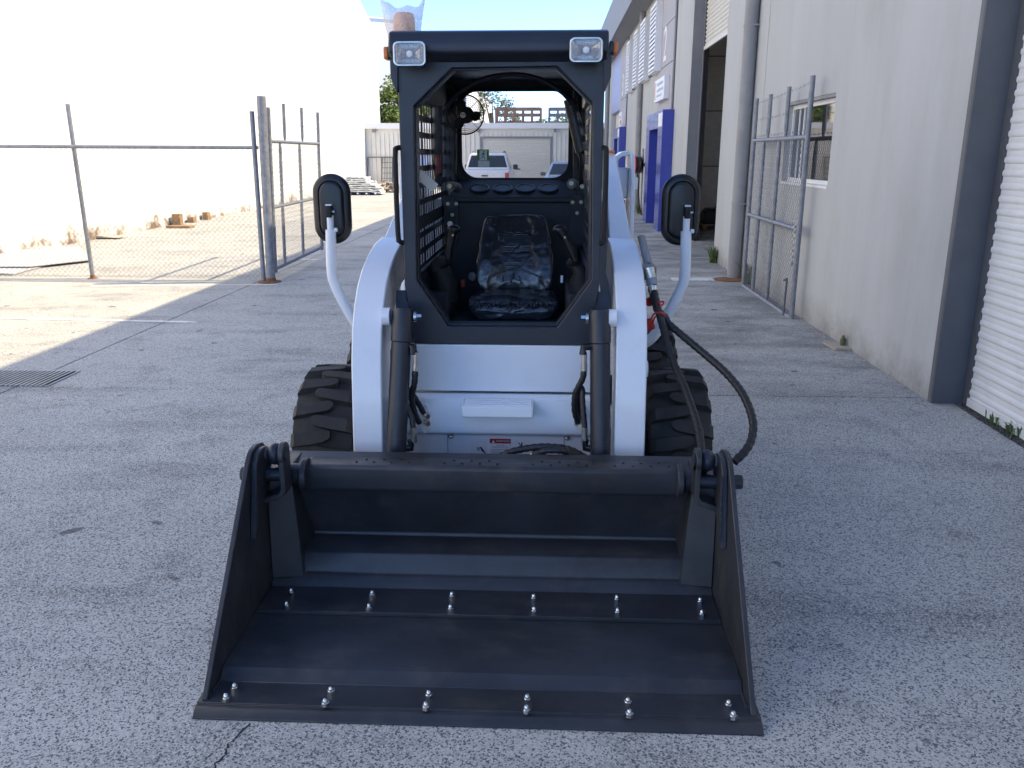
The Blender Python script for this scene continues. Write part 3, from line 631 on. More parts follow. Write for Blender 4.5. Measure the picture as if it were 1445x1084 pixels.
# ================================================================== CLUTTER
sh = MB()
P = [onZ(0 - 40, 350), onZ(95, 352), onZ(132, 366), onZ(18, 388), onZ(-60, 380)]
for i, (qs, z, lab) in enumerate((([(-60, 346), (110, 349), (131, 366), (40, 376), (-60, 376)], .05, 'pale roofing sheet lying uppermost on the ground by the left wall'), ([(-60, 368), (70, 366), (74, 372), (18, 387), (-60, 384)], .02, 'grey roofing sheet lying lowest on the ground nearest the fence'))):
    pts = [onZ(*q_, z) for q_ in qs]; mb = MB(); n = len(pts)
    mb.add([(p.x, p.y, z + random.uniform(-.01, .02)) for p in pts] + [(p.x, p.y, z - .012) for p in pts], [tuple(range(n)), tuple(range(2 * n - 1, n - 1, -1))] + [(k, (k + 1) % n, n + (k + 1) % n, n + k) for k in range(n)])
    tag(mb.build('roofing_sheet', 'sheet_metal', None, at=pts[0], smooth=0), lab, 'metal sheet')
for i, (px, py, wv, hv, lab) in enumerate(((231, 318, .28, .36, 'upright timber block nearest the fence at the foot of the left wall'), (246, 314, .22, .18, 'short timber block between two others by the left wall'), (262, 310, .2, .26, 'timber block farthest along the foot of the left wall'))):
    p = onZ(px, py); tag(MB().box(-9.55, p.y - .10, 0, -9.55 + wv * .75, p.y + .10, hv * .8).build('timber_block', 'timber', at=(-9.5, p.y, 0), bev=.01), lab, 'timber')
p = onZ(247, 321); tag(MB().box(-9.35, p.y - .3, 0, -8.75, p.y + .0, .06).build('timber_plank', 'timber', at=p, bev=.008), 'flat timber plank lying in front of the small timber blocks', 'timber')
p = onZ(45, 349); tag(MB().prism([(p.x - 1.4 + i * .35 - .5, .03 + .09 * math.sin(i / 8 * math.pi)) for i in range(9)], 'y', p.y + 1.6, p.y + 2.0).build('soil_heap', 'rubble', at=p), 'low reddish heap of soil against the left wall', 'soil')
bd = thing('wrapped_bundle', 'stack of plastic wrapped white sheets on a blue pallet by the shed', 'bundle', (-8.3, 38.4, 0))
bp = onZ(513, 275)
for k in range(4): MB().box(bp.x - .55 + k * .4, bp.y - .35, 0, bp.x - .45 + k * .4, bp.y + .7, .10).build('bearer', 'blue_pallet', bd)
for k in range(3): MB().box(bp.x - .6, bp.y - .38 + k * .4, .102, bp.x + .85, bp.y - .2 + k * .4, .125).build('deck_board', 'blue_pallet', bd)
rb = random.Random(3)
for i in range(8):
    z = .13 + i * .085; wv = (1.0 - .07 * i) * rb.uniform(.85, 1.08); o = rb.uniform(-.18, .1) - .03 * i; nx, ny = 9, 5; top = []; bot = []
    for iy in range(ny):
        for ix in range(nx):
            u = ix / (nx - 1) * 2 - 1; v = iy / (ny - 1); e_ = -.10 * abs(u) ** 3 * rb.random()
            P_ = Vector((bp.x + o + wv * u, bp.y - .45 + 1.1 * v + rb.uniform(-.05, .05), z + .07 + e_ + rb.uniform(-.018, .018))); top.append(P_); bot.append(P_ - Vector((0, 0, .055)))
    n_ = nx * ny; fs = []
    for iy in range(ny - 1):
        for ix in range(nx - 1):
            q = iy * nx + ix; fs += [(q, q + 1, q + nx + 1, q + nx), (n_ + q + nx, n_ + q + nx + 1, n_ + q + 1, n_ + q)]
    rim = list(range(nx)) + [nx - 1 + nx * k for k in range(1, ny)] + [n_ - 1 - k for k in range(1, nx)] + [nx * (ny - 1 - k) for k in range(1, ny - 1)]
    fs += [(rim[(k + 1) % len(rim)], rim[k], n_ + rim[k], n_ + rim[(k + 1) % len(rim)]) for k in range(len(rim))]
    MB().add(top + bot, fs).build('sheet', 'wrap_white', bd, smooth=50)
jp = onZ(545, 272)
jk = MB()
for i in range(130):
    a = random.uniform(-1.1, 1.0); b = random.uniform(-.6, .6); hh = max(0.02, .42 * (1 - (a / 1.2) ** 2) * random.random()); l = random.uniform(.15, .6); d = Vector((random.gauss(0, 1), random.gauss(0, .6), random.gauss(0, .25))).normalized() * l / 2
    c = Vector((jp.x + a, jp.y + .6 + b, hh + .04)); jk.bar(c - d, c + d, random.uniform(.04, .2), random.uniform(.01, .07))
jo = jk.build('rubble_heap', 'rubble', at=jp, smooth=0); tag(jo, 'heap of timber offcuts and rubble beside the wrapped bundle', 'rubble'); jo['kind'] = 'stuff'
lf = thing('steel_frame', 'dark steel mesh frame leaning on the cream shed wall', 'frame', (-8.9, 44.6, 0))
fa = W(518, 222, 44.7); fb = W(553, 224, 44.7)
MB().tube([(fa.x, 44.5, .02), (fa.x, 44.92, fa.z), (fb.x, 44.92, fa.z), (fb.x, 44.5, .02)], .035, 6).build('tube', 'frame_grey', lf)
xm = W(538, 224, 44.7).x; MB().tube([(xm, 44.5, .02), (xm, 44.92, fa.z)], .03, 6).build('tube', 'frame_grey', lf)
mb = MB()
for k in range(1, 4): x = xm + (fb.x - xm) * k / 4; mb.tube([(x, 44.5, .02), (x, 44.92, fa.z)], .012, 4)
for k in range(1, 6): mb.tube([(xm, 44.5 + .42 * k / 6, fa.z * k / 6), (fb.x, 44.5 + .42 * k / 6, fa.z * k / 6)], .012, 4)
mb.build('mesh_infill', 'frame_grey', lf)
cb = onZ(1188, 491); co = MB()
co.hexa([(cb.x - .10, cb.y - .12, .002), (cb.x + .04, cb.y - .14, .002), (cb.x + .05, cb.y + .16, .002), (cb.x - .12, cb.y + .17, .002)], [(cb.x - .10, cb.y - .12, .02), (cb.x + .04, cb.y - .14, .026), (cb.x + .05, cb.y + .16, .02), (cb.x - .12, cb.y + .17, .016)])
tag(co.build('cardboard_piece', 'cardboard', at=cb), 'flattened brown cardboard piece at the foot of the grey wall', 'cardboard')
tag(MB().lathe([(.025, 0), (.027, .05), (.012, .075), (.012, .09), (0, .09)], (2.745, cb.y + .02, .024), (0, 0, 1), 14).build('bottle', 'leaf_pale', at=(2.745, cb.y, 0)), 'small green bottle on the cardboard at the wall foot', 'bottle')
pc = thing('pit_cover', 'rusty round pit cover at the foot of the near downpipe', 'pit cover', (2.62, 12.0, 0))
c = onZ(1032, 395); MB().lathe([(.22, .001), (.22, .012), (0, .014)], (c.x - .02, c.y, 0), (0, 0, 1), 24).build('lid', 'rust', pc); MB().box(c.x - .85, c.y - .14, .001, c.x - .26, c.y + .12, .011).build('slab', 'road_paint', pc)
def weed(c, n, h, label, name='weed'):
    lv = MB()
    for i in range(n):
        a = random.uniform(0, 6.28); ln = h * random.uniform(.5, 1.1); b = Vector(c) + Vector((random.gauss(0, .03), random.gauss(0, .05), 0)); o = Vector((math.cos(a), math.sin(a), 0)) * ln * random.uniform(.2, .8); s = Vector((-math.sin(a), math.cos(a), 0)) * random.uniform(.004, .010)
        m_ = b + o * .45 + Vector((0, 0, ln * .7)); t = b + o + Vector((0, 0, ln * random.uniform(.6, 1)))
        lv.add([b - s * .5, b + s * .5, m_ + s, t, m_ - s], [(0, 1, 2, 4), (4, 2, 3)])
    tag(lv.build(name, 'weed_green', at=c, smooth=0, sub=-1), label, 'weed')
weed((2.72, 14.1, 0), 90, .32, 'tall green weed growing at the corner of the open doorway'); weed((2.73, 11.7, 0), 60, .4, 'green weed behind the mesh of the right hand gate')
weed((3.0, 5.42, 0), 45, .085, 'small green weed in the gravel strip nearest the dark pillar'); weed((2.99, 5.24, 0), 55, .095, 'small green weed in the gravel strip nearest the picture edge'); weed((2.70, 26.0, 0), 90, .35, 'dry grass tuft under the hose reel')
gs = MB()
for i in range(1500):
    y = random.uniform(2.2, 5.93); x = 2.965 + random.uniform(-.045, .05) + .05 * max(0, (y - 5.6)); r = random.uniform(.004, .011)
    p = Vector((x, y, r * .5)); gs.add([p + Vector((r, 0, 0)), p + Vector((0, r * .9, 0)), p + Vector((-r, .2 * r, 0)), p + Vector((0, -r, 0)), p + Vector((0, 0, r * .9))], [(0, 1, 4), (1, 2, 4), (2, 3, 4), (3, 0, 4)])
mb = gs.build('gravel_strip', 'gravel', smooth=0, sub=-1); struct(mb, 'stuff')
MB().add([(2.90, 2.2, .0015), (3.05, 2.2, .0015), (3.05, 5.93, .0015), (2.93, 5.93, .0015)], [(0, 1, 2, 3)]).build('gravel_bed', 'gravel', g, smooth=0)

db_ = MB(); rd_ = random.Random(5)
for i in range(420):                                   # grit and leaf litter along the wall foot and about the yard
    if i < 260: p = Vector((2.77 - abs(rd_.gauss(0, .06)), rd_.uniform(5.9, 14.3), 0))
    elif i < 330: p = Vector((-9.6 + abs(rd_.gauss(0, .2)), rd_.uniform(12, 34), 0))
    else: p = Vector((rd_.uniform(-3.8, 2.6), rd_.uniform(1.9, 9), 0))
    r = rd_.uniform(.004, .012) * (1.6 if i >= 260 and i < 330 else 1) * (.6 if i >= 330 else 1); a = rd_.uniform(0, 6.28); u = Vector((math.cos(a), math.sin(a), 0)) * r * 1.4; v = Vector((-math.sin(a), math.cos(a), 0)) * r
    db_.add([p + u, p + v, p - u, p - v, p + Vector((0, 0, r * .7))], [(0, 1, 4), (1, 2, 4), (2, 3, 4), (3, 0, 4)])
struct(db_.build('litter', 'rubble', smooth=0, sub=-1), 'stuff')
# ================================================================== PARKED VEHICLES
def wheel(V, x, y, r, wd, s):
    wv = MB().lathe([(r * .6, -wd / 2), (r * .93, -wd / 2), (r, -wd / 3), (r, wd / 3), (r * .93, wd / 2), (r * .6, wd / 2)], (x, y, r), (1, 0, 0), 24).build('wheel', 'rubber', V)
    MB().lathe([(0, wd * .3), (r * .3, wd * .42), (r * .6, wd * .4), (r * .62, -wd * .3)], (x, y, r), (s, 0, 0), 20).build('rim', 'reflector', wv)
ux = W(684, 240, 33).x; uy = 33.0
U = thing('pickup_truck', 'white dual cab pickup parked tail first before the shed door', 'pickup', (ux, uy + 2.6, 0))
hw = .93
body = [(uy, .55), (uy, 1.12), (uy + .05, 1.16), (uy + 1.6, 1.16), (uy + 4.4, 1.12), (uy + 5.2, 1.0), (uy + 5.3, .5), (uy + .1, .45)]
MB().prism(body, 'x', ux - hw, ux + hw).build('body', 'car_white', U, bev=.06, segs=3)
cab_b = [(-.90, uy + 1.45, 1.15), (.90, uy + 1.45, 1.15), (.90, uy + 4.3, 1.12), (-.90, uy + 4.3, 1.12)]; cab_t = [(-.70, uy + 1.75, 1.80), (.70, uy + 1.75, 1.80), (.68, uy + 3.4, 1.80), (-.68, uy + 3.4, 1.80)]
mv = lambda L: [(ux + x, y, z) for x, y, z in L]
MB().hexa(mv(cab_b), mv(cab_t)).build('cabin', 'car_white', U, bev=.06, segs=3)
def lerp4(b, t, f0, f1, in_, off):
    b0 = [Vector(p) for p in b]; t0 = [Vector(p) for p in t]; L = [b0[0].lerp(t0[0], f0), b0[1].lerp(t0[1], f0), b0[1].lerp(t0[1], f1), b0[0].lerp(t0[0], f1)]
    c = (L[0] + L[1] + L[2] + L[3]) / 4; nrm = (L[1] - L[0]).cross(L[3] - L[0]).normalized(); out = []
    for p, q_ in zip(L, (L[1], L[0], L[3], L[2])): out.append(p.lerp(q_, in_) + nrm * off)
    return out, [p - nrm * .02 for p in out]
q_, r_ = lerp4([mv(cab_b)[0], mv(cab_b)[1]], [mv(cab_t)[0], mv(cab_t)[1]], .14, .84, .05, .006); MB().hexa(q_, r_).build('rear_window', 'car_glass', U)
for s, (i, k) in ((1, (1, 2)), (-1, (3, 0))):
    q_, r_ = lerp4([mv(cab_b)[i], mv(cab_b)[k]], [mv(cab_t)[i], mv(cab_t)[k]], .14, .86, .06, .006); MB().hexa(q_, r_).build('side_window', 'car_glass', U)
    MB().box(ux + s * .93, uy + 3.6, 1.13, ux + s * 1.13, uy + 3.75, 1.33).build('wing_mirror', 'frame_grey', U, bev=.03)
    MB().box(ux + s * .78, uy - .02, .74, ux + s * .925, uy + .1, 1.06).build('tail_light', 'tail_red', U, bev=.015)
    MB().tube([(ux + s * .62, uy + 1.9, 1.80), (ux + s * .62, uy + 2.0, 1.86), (ux + s * .62, uy + 3.1, 1.86), (ux + s * .62, uy + 3.2, 1.80)], .02).build('roof_rail', 'frame_grey', U)
    for y in (uy + 1.1, uy + 4.3): wheel(U, ux + s * .82, y, .38, .25, s)
tgt = MB().box(ux - .74, uy - .012, .68, ux + .74, uy + .02, 1.10).build('tailgate', 'car_white', U, bev=.012)
MB().box(ux - .12, uy - .03, .92, ux + .12, uy - .005, .98).build('handle', 'frame_grey', tgt); MB().lathe([(.09, 0), (.08, .015), (0, .018)], (ux, uy - .01, .80), (0, -1, 0), 18).build('badge', 'sign_print', tgt)
MB().box(ux - .9, uy - .15, .45, ux + .9, uy + .05, .60).build('rear_bumper', 'frame_grey', U, bev=.03)
q0, q1 = W(765, 240, 31.5), W(806, 240, 31.5)
kx, ky = q0.x + .98, 31.5
K = thing('parked_car', 'pale blue silver sedan parked at the right of the shed door', 'car', (kx, ky + 2.2, 0))
MB().prism([(ky, .35), (ky, .85), (ky + .1, .95), (ky + 1.0, 1.0), (ky + 3.2, .95), (ky + 4.3, .8), (ky + 4.4, .4), (ky + 4.2, .25), (ky + .2, .25)], 'x', kx - .88, kx + .88).build('body', 'car_silver', K, bev=.07, segs=3)
cb_ = [(-.84, ky + .5, .97), (.84, ky + .5, .97), (.84, ky + 3.3, .94), (-.84, ky + 3.3, .94)]; ct_ = [(-.62, ky + 1.2, 1.46), (.62, ky + 1.2, 1.46), (.62, ky + 2.4, 1.46), (-.62, ky + 2.4, 1.46)]
mv = lambda L: [(kx + x, y, z) for x, y, z in L]
MB().hexa(mv(cb_), mv(ct_)).build('cabin', 'car_silver', K, bev=.07, segs=3)
q_, r_ = lerp4([mv(cb_)[0], mv(cb_)[1]], [mv(ct_)[0], mv(ct_)[1]], .1, .86, .06, .006); MB().hexa(q_, r_).build('rear_window', 'car_glass', K)
for s, (i, k) in ((1, (1, 2)), (-1, (3, 0))):
    q_, r_ = lerp4([mv(cb_)[i], mv(cb_)[k]], [mv(ct_)[i], mv(ct_)[k]], .12, .86, .1, .006); MB().hexa(q_, r_).build('side_window', 'car_glass', K)
    MB().box(kx + s * .87, ky + 2.75, .93, kx + s * 1.07, ky + 2.88, 1.06).build('wing_mirror', 'frame_grey', K, bev=.03)
    MB().box(kx + s * .62, ky - .015, .62, kx + s * .86, ky + .1, .82).build('tail_light', 'tail_red', K, bev=.015)
    for y in (ky + .95, ky + 3.5): wheel(K, kx + s * .78, y, .32, .2, s)
# ================================================================== SKID STEER LOADER
L = thing('skid_steer_loader', 'white and charcoal skid steer loader with an open black front bucket in the yard', 'loader', (X0, 4.2, 0))
XB = X0 + .012
def X(dx): return XB + dx
# ---- wheels
def make_wheel(s, y, r=.385, hw=.140, xo=.935):
    xi = xo - 2 * hw; xc = X(s * (xo - hw)); c = Vector((xc, y, r))
    wv = MB().lathe([(.21, -hw * .80), (.25, -hw * .97), (.31, -hw), (.345, -hw * .95), (r - .035, -hw * .80), (r - .026, -hw * .4), (r - .024, 0), (r - .026, hw * .4), (r - .035, hw * .80), (.345, hw * .95), (.31, hw), (.25, hw * .97), (.21, hw * .80)], c, (1, 0, 0), 48)
    nl = 17
    for side in (-1, 1):
        for k in range(nl):
            a0 = 2 * math.pi * (k + (.5 if side > 0 else 0)) / nl
            def P(u, a, rad): return c + Vector((u, -rad * math.cos(a), rad * math.sin(a)))
            da = .092
            secs = []
            for (u, rr_, wda, off) in ((hw * 1.0, r - .085, .75, -.01), (hw * .985, r - .034, 1.0, 0), (hw * .82, r - .003, 1.0, .005), (hw * .35, r + .002, .95, .025), (-hw * .12, r + .002, .9, .055), (-hw * .26, r + .001, .68, .065), (-hw * .33, r - .001, .3, .07)):
                a = a0 + off * 1.0; lo = r - .045 if rr_ > r - .04 else rr_ - .03
                secs.append([P(side * u, a - da * wda, lo), P(side * u, a - da * wda * .82, rr_), P(side * u, a + da * wda * .82, rr_), P(side * u, a + da * wda, lo)])
            o = len(wv.v); vs = [p for sc in secs for p in sc]; fs = []
            for i in range(len(secs) - 1):
                for q in range(3): fs.append((i * 4 + q, i * 4 + q + 1, i * 4 + q + 5, i * 4 + q + 4))
            fs += [(0, 1, 2, 3), tuple(len(vs) - 1 - q for q in range(4))]
            wv.add(vs, fs)
    W_ = wv.build('wheel', 'rubber', L, smooth=38)
    MB().lathe([(0, hw * .55), (.08, hw * .6), (.10, hw * .35), (.19, hw * .3), (.215, hw * .88), (.222, hw * .88), (.222, -hw * .8)], c, (s, 0, 0), 28).build('rim', 'white_machine', W_)
    nb = MB()
    for k in range(8):
        a = 6.283 * k / 8; p = c + Vector((s * hw * .33, .14 * math.cos(a), .14 * math.sin(a))); nb.cyl(p, p + Vector((s * .02, 0, 0)), .013, 6)
    nb.build('wheel_nuts', 'zinc', W_)
for y in (3.80, 4.83):
    for s in (-1, 1): make_wheel(s, y)
# ---- chassis
MB().box(X(-.47), 3.62, .22, X(.47), 5.3, .70).build('chassis', 'white_machine', L, bev=.01)
for s in (-1, 1): MB().cyl((X(s * .46), 3.80, .385), (X(s * .70), 3.80, .385), .09, 16).cyl((X(s * .46), 4.83, .385), (X(s * .70), 4.83, .385), .09, 16).build('axle', 'matt_black', L)
for s in (-1, 1): MB().prism([(3.66, .70), (5.25, .70), (5.3, 1.1), (4.6, 1.12), (3.75, .92)], 'x', X(s * .43), X(s * .475)).build('side_panel', 'white_machine', L, bev=.006)
# front panels
MB().box(X(-.475), 3.60, .714, X(.475), 3.64, .928).build('front_panel', 'white_machine', L, bev=.005)
lp = MB().prism([(3.60, .706), (3.585, .706), (3.56, .69), (3.545, .57), (3.548, .535), (3.565, .52), (3.60, .516)], 'x', X(-.475), X(.475)).build('front_panel', 'white_machine', L, bev=.004)
kp = MB().box(X(-.475), 3.585, .20, X(.475), 3.615, .513).build('kick_panel', 'white_machine', L, bev=.004)
for px in (636, 800):
    p = W(px, 621, 3.57); MB().ball((p.x, 3.578, .506), .013, .012, .010, 10, 6).build('bolt', 'zinc', kp)
for px in (632, 796): p = W(px, 630, 3.585); MB().box(p.x - .0015, 3.582, .22, p.x + .0015, 3.5846, .512).build('seam', 'decal_grey', kp)
a = W(652, 571, 3.5); b = W(753, 588, 3.5)
stp = MB().prism([(3.56, a.z + .012), (3.475, a.z), (3.47, b.z), (3.555, b.z - .012)], 'x', a.x, b.x).build('step', 'white_machine', L, bev=.008, segs=3)
for k in range(4): MB().bar((a.x + .012, 3.487 + k * .02, a.z + .003 + k * .0028), (b.x - .012, 3.487 + k * .02, a.z + .003 + k * .0028), .006, .005).build('step_rib', 'white_machine', stp)
for s in (-1, 1):
    c = W(600 if s < 0 else 819, 590, 3.55)
    hp = [(c.x + .02 * math.cos(t) , c.z + .062 * math.sin(t) + (.012 if math.sin(t) > 0 else -.012)) for t in [6.283 * k / 18 for k in range(18)]]
    o = MB().ring([(c.x + .024 * math.cos(t), c.z + .068 * math.sin(t)) for t in [6.283 * k / 20 for k in range(20)]], [(c.x + .02 * math.cos(t), c.z + .062 * math.sin(t)) for t in [6.283 * k / 20 for k in range(20)]], 'y', 3.538, 3.56)
    o.build('port_rim', 'white_machine', lp)
    MB().prism([(c.x + .021 * math.cos(t), c.z + .063 * math.sin(t)) for t in [6.283 * k / 20 for k in range(20)]], 'y', 3.541, 3.57).build('hose_port', 'interior_grey', lp)
    for z in (-.012, .022): MB().cyl((c.x, 3.535, c.z + z), (c.x - s * .02, 3.50, c.z + z), .011, 10).build('fitting', 'zinc', lp)
# decals on the kick panel
yk = 3.5835
def dq(px0, py0, px1, py1, m, d=0.0, name='decal'):
    p = W(px0, py0, yk); q = W(px1, py1, yk); return MB().box(p.x, yk - d - .0006, q.z, q.x, yk - d, p.z).build(name, m, kp)
dq(664, 619, 688, 645, 'decal_base'); dq(691, 618.6, 721, 645, 'decal_base'); dq(726, 619, 748, 645, 'decal_base')
dq(691, 619, 720.5, 626, 'decal_red', .0008)
p = W(696.2, 622.8, yk); MB().prism([(p.x - .007, p.z - .006), (p.x + .007, p.z - .006), (p.x, p.z + .007)], 'y', yk - .003, yk - .002).build('warning_triangle', 'decal_base', kp)
text_mesh('decal_text', 'WARNING', .0125, 'decal_base', kp, W(709.5, 622.6, yk - .003), (1, 0, 0), (0, 0, 1), .0003)
for i, (x0, x1, y) in enumerate(((701, 712, 628.3), (695, 717, 630.8), (693.5, 717, 634.3), (693.5, 706, 636.5), (693.5, 713, 639.2), (693.5, 703, 641.3))):
    x = x0
    while x < x1:
        ww = random.uniform(.8, 2.4); dq(x, y - .55, min(x1, x + ww), y + .55, 'decal_grey', .0012, 'decal_text'); x += ww + .7
p = W(681, 635, yk); MB().prism([(p.x - .012, p.z + .016), (p.x - .006, p.z + .016), (p.x + .018, p.z - .02), (p.x + .012, p.z - .018), (p.x - .006, p.z - .002)], 'y', yk - .002, yk - .001).build('pictogram', 'decal_ink', kp)
dq(673, 631, 677, 636, 'decal_grey', .001, 'pictogram')
p = W(734.5, 629, yk); MB().prism([(p.x - .012, p.z + .016), (p.x - .006, p.z + .014), (p.x + .002, p.z + .002), (p.x + .003, p.z + .016), (p.x + .009, p.z + .016), (p.x + .010, p.z - .012), (p.x + .004, p.z - .012), (p.x - .004, p.z + .004)], 'y', yk - .002, yk - .001).build('pictogram', 'decal_ink', kp)
dq(729, 633, 734, 638, 'decal_grey', .001, 'pictogram')
# ---- cab
CY_ = 3.60
inn = [(-.367, 1.212), (-.235, 1.008), (.245, 1.008), (.390, 1.218), (.378, 1.943), (.228, 2.085), (-.195, 2.080), (-.358, 1.932)]
out = [(-.420, 1.19), (-.385, .932), (.390, .932), (.424, 1.20), (.424, 1.98), (.424, 2.16), (-.424, 2.16), (-.420, 1.98)]
cab = MB().ring([(X(a), b) for a, b in out], [(X(a), b) for a, b in inn], 'y', CY_, CY_ + .045).build('cab', 'charcoal', L, bev=.004)
MB().ring([(X(a), b) for a, b in inn], [(X(a * .988), 1.5 + (b - 1.5) * .986) for a, b in inn], 'y', CY_ + .035, CY_ + .10).build('opening_lip', 'charcoal', cab, bev=.003)
# boxed posts and side frames
for s in (-1, 1):
    MB().box(X(s * .375), CY_ + .0455, .95, X(s * .425), CY_ + .13, 2.14).build('front_post', 'charcoal', cab, bev=.006)
    MB().box(X(s * .35), 4.98, 1.0, X(s * .425), 5.1, 2.14).build('rear_post', 'charcoal', cab, bev=.006)
    MB().box(X(s * .38), CY_ + .131, .95, X(s * .425), 4.979, 1.22).build('side_sill', 'charcoal', cab, bev=.006)
    MB().box(X(s * .38), CY_ + .131, 1.98, X(s * .425), 4.979, 2.14).build('top_rail', 'charcoal', cab, bev=.006)
    sc = MB()                                  # side screen of punched plate
    for k in range(15): y = CY_ + .14 + k * (4.96 - CY_ - .14) / 14; sc.box(X(s * .399), y - (.03 if k % 4 == 0 else .013), 1.221, X(s * .4005), y + (.03 if k % 4 == 0 else .013), 1.979)
    for k in range(11): z = 1.221 + k * .758 / 10; sc.box(X(s * .3985), CY_ + .132, z - .014, X(s * .4010), 4.978, z + .014)
    sc.box(X(s * .398), CY_ + .132, 1.40, X(s * .4015), 4.978, 1.45)
    sc.build('side_screen', 'charcoal', cab, smooth=0)
    hx = X(s * .437); z0, z1 = (1.40, 1.745)
    MB().tube(spline([(X(s * .415), CY_ + .03, z0 - .03), (X(s * .432), CY_ - .01, z0 - .02), (X(s * .437), CY_ - .025, z0 + .02), (X(s * .437), CY_ - .025, z1 - .02), (X(s * .432), CY_ - .01, z1 + .02), (X(s * .415), CY_ + .03, z1 + .02)], .02), .011, 10).build('grab_handle', 'matt_black', cab)
# header and roof
MB().prism([(3.50, 2.125), (3.60, 2.10), (3.62, 2.105), (3.62, 2.205), (3.56, 2.215), (3.515, 2.205), (3.495, 2.16)], 'x', X(-.436), X(.430)).build('header', 'charcoal', cab, bev=.008)
MB().box(X(-.435), 3.62, 2.15, X(.437), 5.14, 2.20).build('roof', 'charcoal', cab, bev=.015)
for s in (-1, 1): MB().prism([(X(s * .395), 2.12), (X(s * .447), 2.16), (X(s * .447), 2.04), (X(s * .425), 1.985), (X(s * .418), 1.985), (X(s * .415), 2.10)], 'y', 3.585, 3.66).build('corner_gusset', 'charcoal', cab, bev=.004)
# headlights and markers
for px, py in ((578.5, 76.5), (827, 71)):
    p = W(px, py, 3.47); hl = MB().ring(rrect(p.x, p.z, .063, .045, .020), rrect(p.x, p.z, .0556, .0376, .012), 'y', 3.464, 3.505).build('headlight', 'black_plastic', L, bev=.003)
    MB().ring(rrect(p.x, p.z, .0635, .0455, .020), rrect(p.x, p.z, .056, .038, .015), 'y', 3.452, 3.4615).build('bezel', 'zinc', hl, bev=.002)
    bw = [(p.x + .053 * math.cos(t) * (1 if abs(math.cos(t)) < .9 else .98), p.z + .036 * math.sin(t)) for t in [6.283 * k / 24 for k in range(24)]]
    bowl = MB(); rows = []
    for q in range(5):
        f = 1 - q / 5; rows.append([(p.x + (x - p.x) * f, 3.4615 + .028 * (1 - f * f), p.z + (z - p.z) * f) for x, z in rrect(p.x, p.z, .0555, .0375, .012)])
    n_ = len(rows[0]); bowl.add([v for r in rows for v in r], [(i * n_ + k, i * n_ + (k + 1) % n_, (i + 1) * n_ + (k + 1) % n_, (i + 1) * n_ + k) for i in range(4) for k in range(n_)] + [tuple(range(4 * n_, 5 * n_))])
    bowl.build('reflector', 'lamp_reflector', hl, smooth=20, sub=-1)
    fl = MB()
    for i in range(9): x = p.x - .049 + .0122 * i; fl.tube([(x, 3.4535, p.z - .036), (x, 3.4535, p.z + .036)], .0045 if i not in (3, 4, 5) else .003, 6)
    fl.build('lens_flutes', 'lamp_glass', hl)
    MB().bar((p.x - .035, 3.4545, p.z + .022), (p.x + .035, 3.4545, p.z + .022), .002, .010).build('lens_bar', 'lamp_glass', hl)
    MB().lathe([(.013, 0), (.012, .006), (0, .009)], (p.x, 3.4585, p.z), (0, -1, 0), 14).build('bulb', 'sign_white', hl)
    MB().prism(rrect(p.x, p.z, .056, .038, .012), 'y', 3.4515, 3.4525).build('lens', 'lamp_glass', hl)
for px, py, s in ((547, 76, -1), (858.5, 69, 1)):
    p = W(px, py, 3.62); mk = MB().prism(rrect(3.62, p.z, .04, .026, .01), 'x', X(s * .440), X(s * .452)).build('side_marker', 'black_plastic', L)
    MB().prism(rrect(3.62, p.z, .036, .024, .009), 'x', X(s * .4525), X(s * .472)).build('lens', 'amber_lens', mk, bev=.005)
# rear window wall
rw = rrect(W(727, 191, 5.1).x, W(727, 191, 5.1).z, .322, .252, .095, 6)
cxw = W(727, 191, 5.1)
def proj_out(p):                               # matching points on the outer rectangle
    dx, dz = p[0] - cxw.x, p[1] - cxw.z; hx, hz = .40, .45
    k = min(hx / abs(dx) if abs(dx) > 1e-6 else 1e9, hz / abs(dz) if abs(dz) > 1e-6 else 1e9); return (cxw.x + dx * k, cxw.z + dz * k)
MB().ring([proj_out(p) for p in rw], rw, 'y', 5.08, 5.10).build('rear_wall', 'cab_trim', cab)
rwi = [(cxw.x + (x - cxw.x) * .965, cxw.z + (z - cxw.z) * .955) for x, z in rw]
MB().ring([(cxw.x + (x - cxw.x) * 1.03, cxw.z + (z - cxw.z) * 1.04) for x, z in rw], rwi, 'y', 5.06, 5.079).build('window_seal', 'matt_black', cab)
pn = MB().prism(rw, 'y', 5.088, 5.092).build('rear_pane', 'cab_glass', cab)
p = W(681, 220, 5.08); q = W(673, 211, 5.08); q2 = W(690, 226.5, 5.08)
es = MB().box(q.x, 5.0845, q2.z, q2.x, 5.0865, q.z).build('exit_sticker', 'exit_green', cab)
q = W(676.5, 212, 5.08); q2 = W(687, 226, 5.08); MB().box(q.x, 5.083, q2.z, q2.x, 5.0844, q.z).build('white_field', 'sign_white', es)
for a, b, ww in (((682.8, 215), (681.5, 220), 1.6), ((682.5, 216), (679.5, 217.5), .9), ((679.5, 217.5), (678.8, 220), .8), ((682.6, 216.3), (685, 218.5), .9), ((681.5, 220), (683.5, 222.5), 1.1), ((683.5, 222.5), (684.5, 225.5), 1.0), ((681.5, 220), (680, 222.8), 1.1), ((680, 222.8), (677.8, 223.6), .9)):
    a3 = W(*a, 5.082); b3 = W(*b, 5.082); MB().bar(a3, b3, .0015, ww * .0042).build('running_figure', 'exit_green', es)
p = W(683.2, 213.6, 5.082); MB().lathe([(.0048, 0), (.0048, .001), (0, .001)], p, (0, -1, 0), 10).build('running_figure', 'exit_green', es)
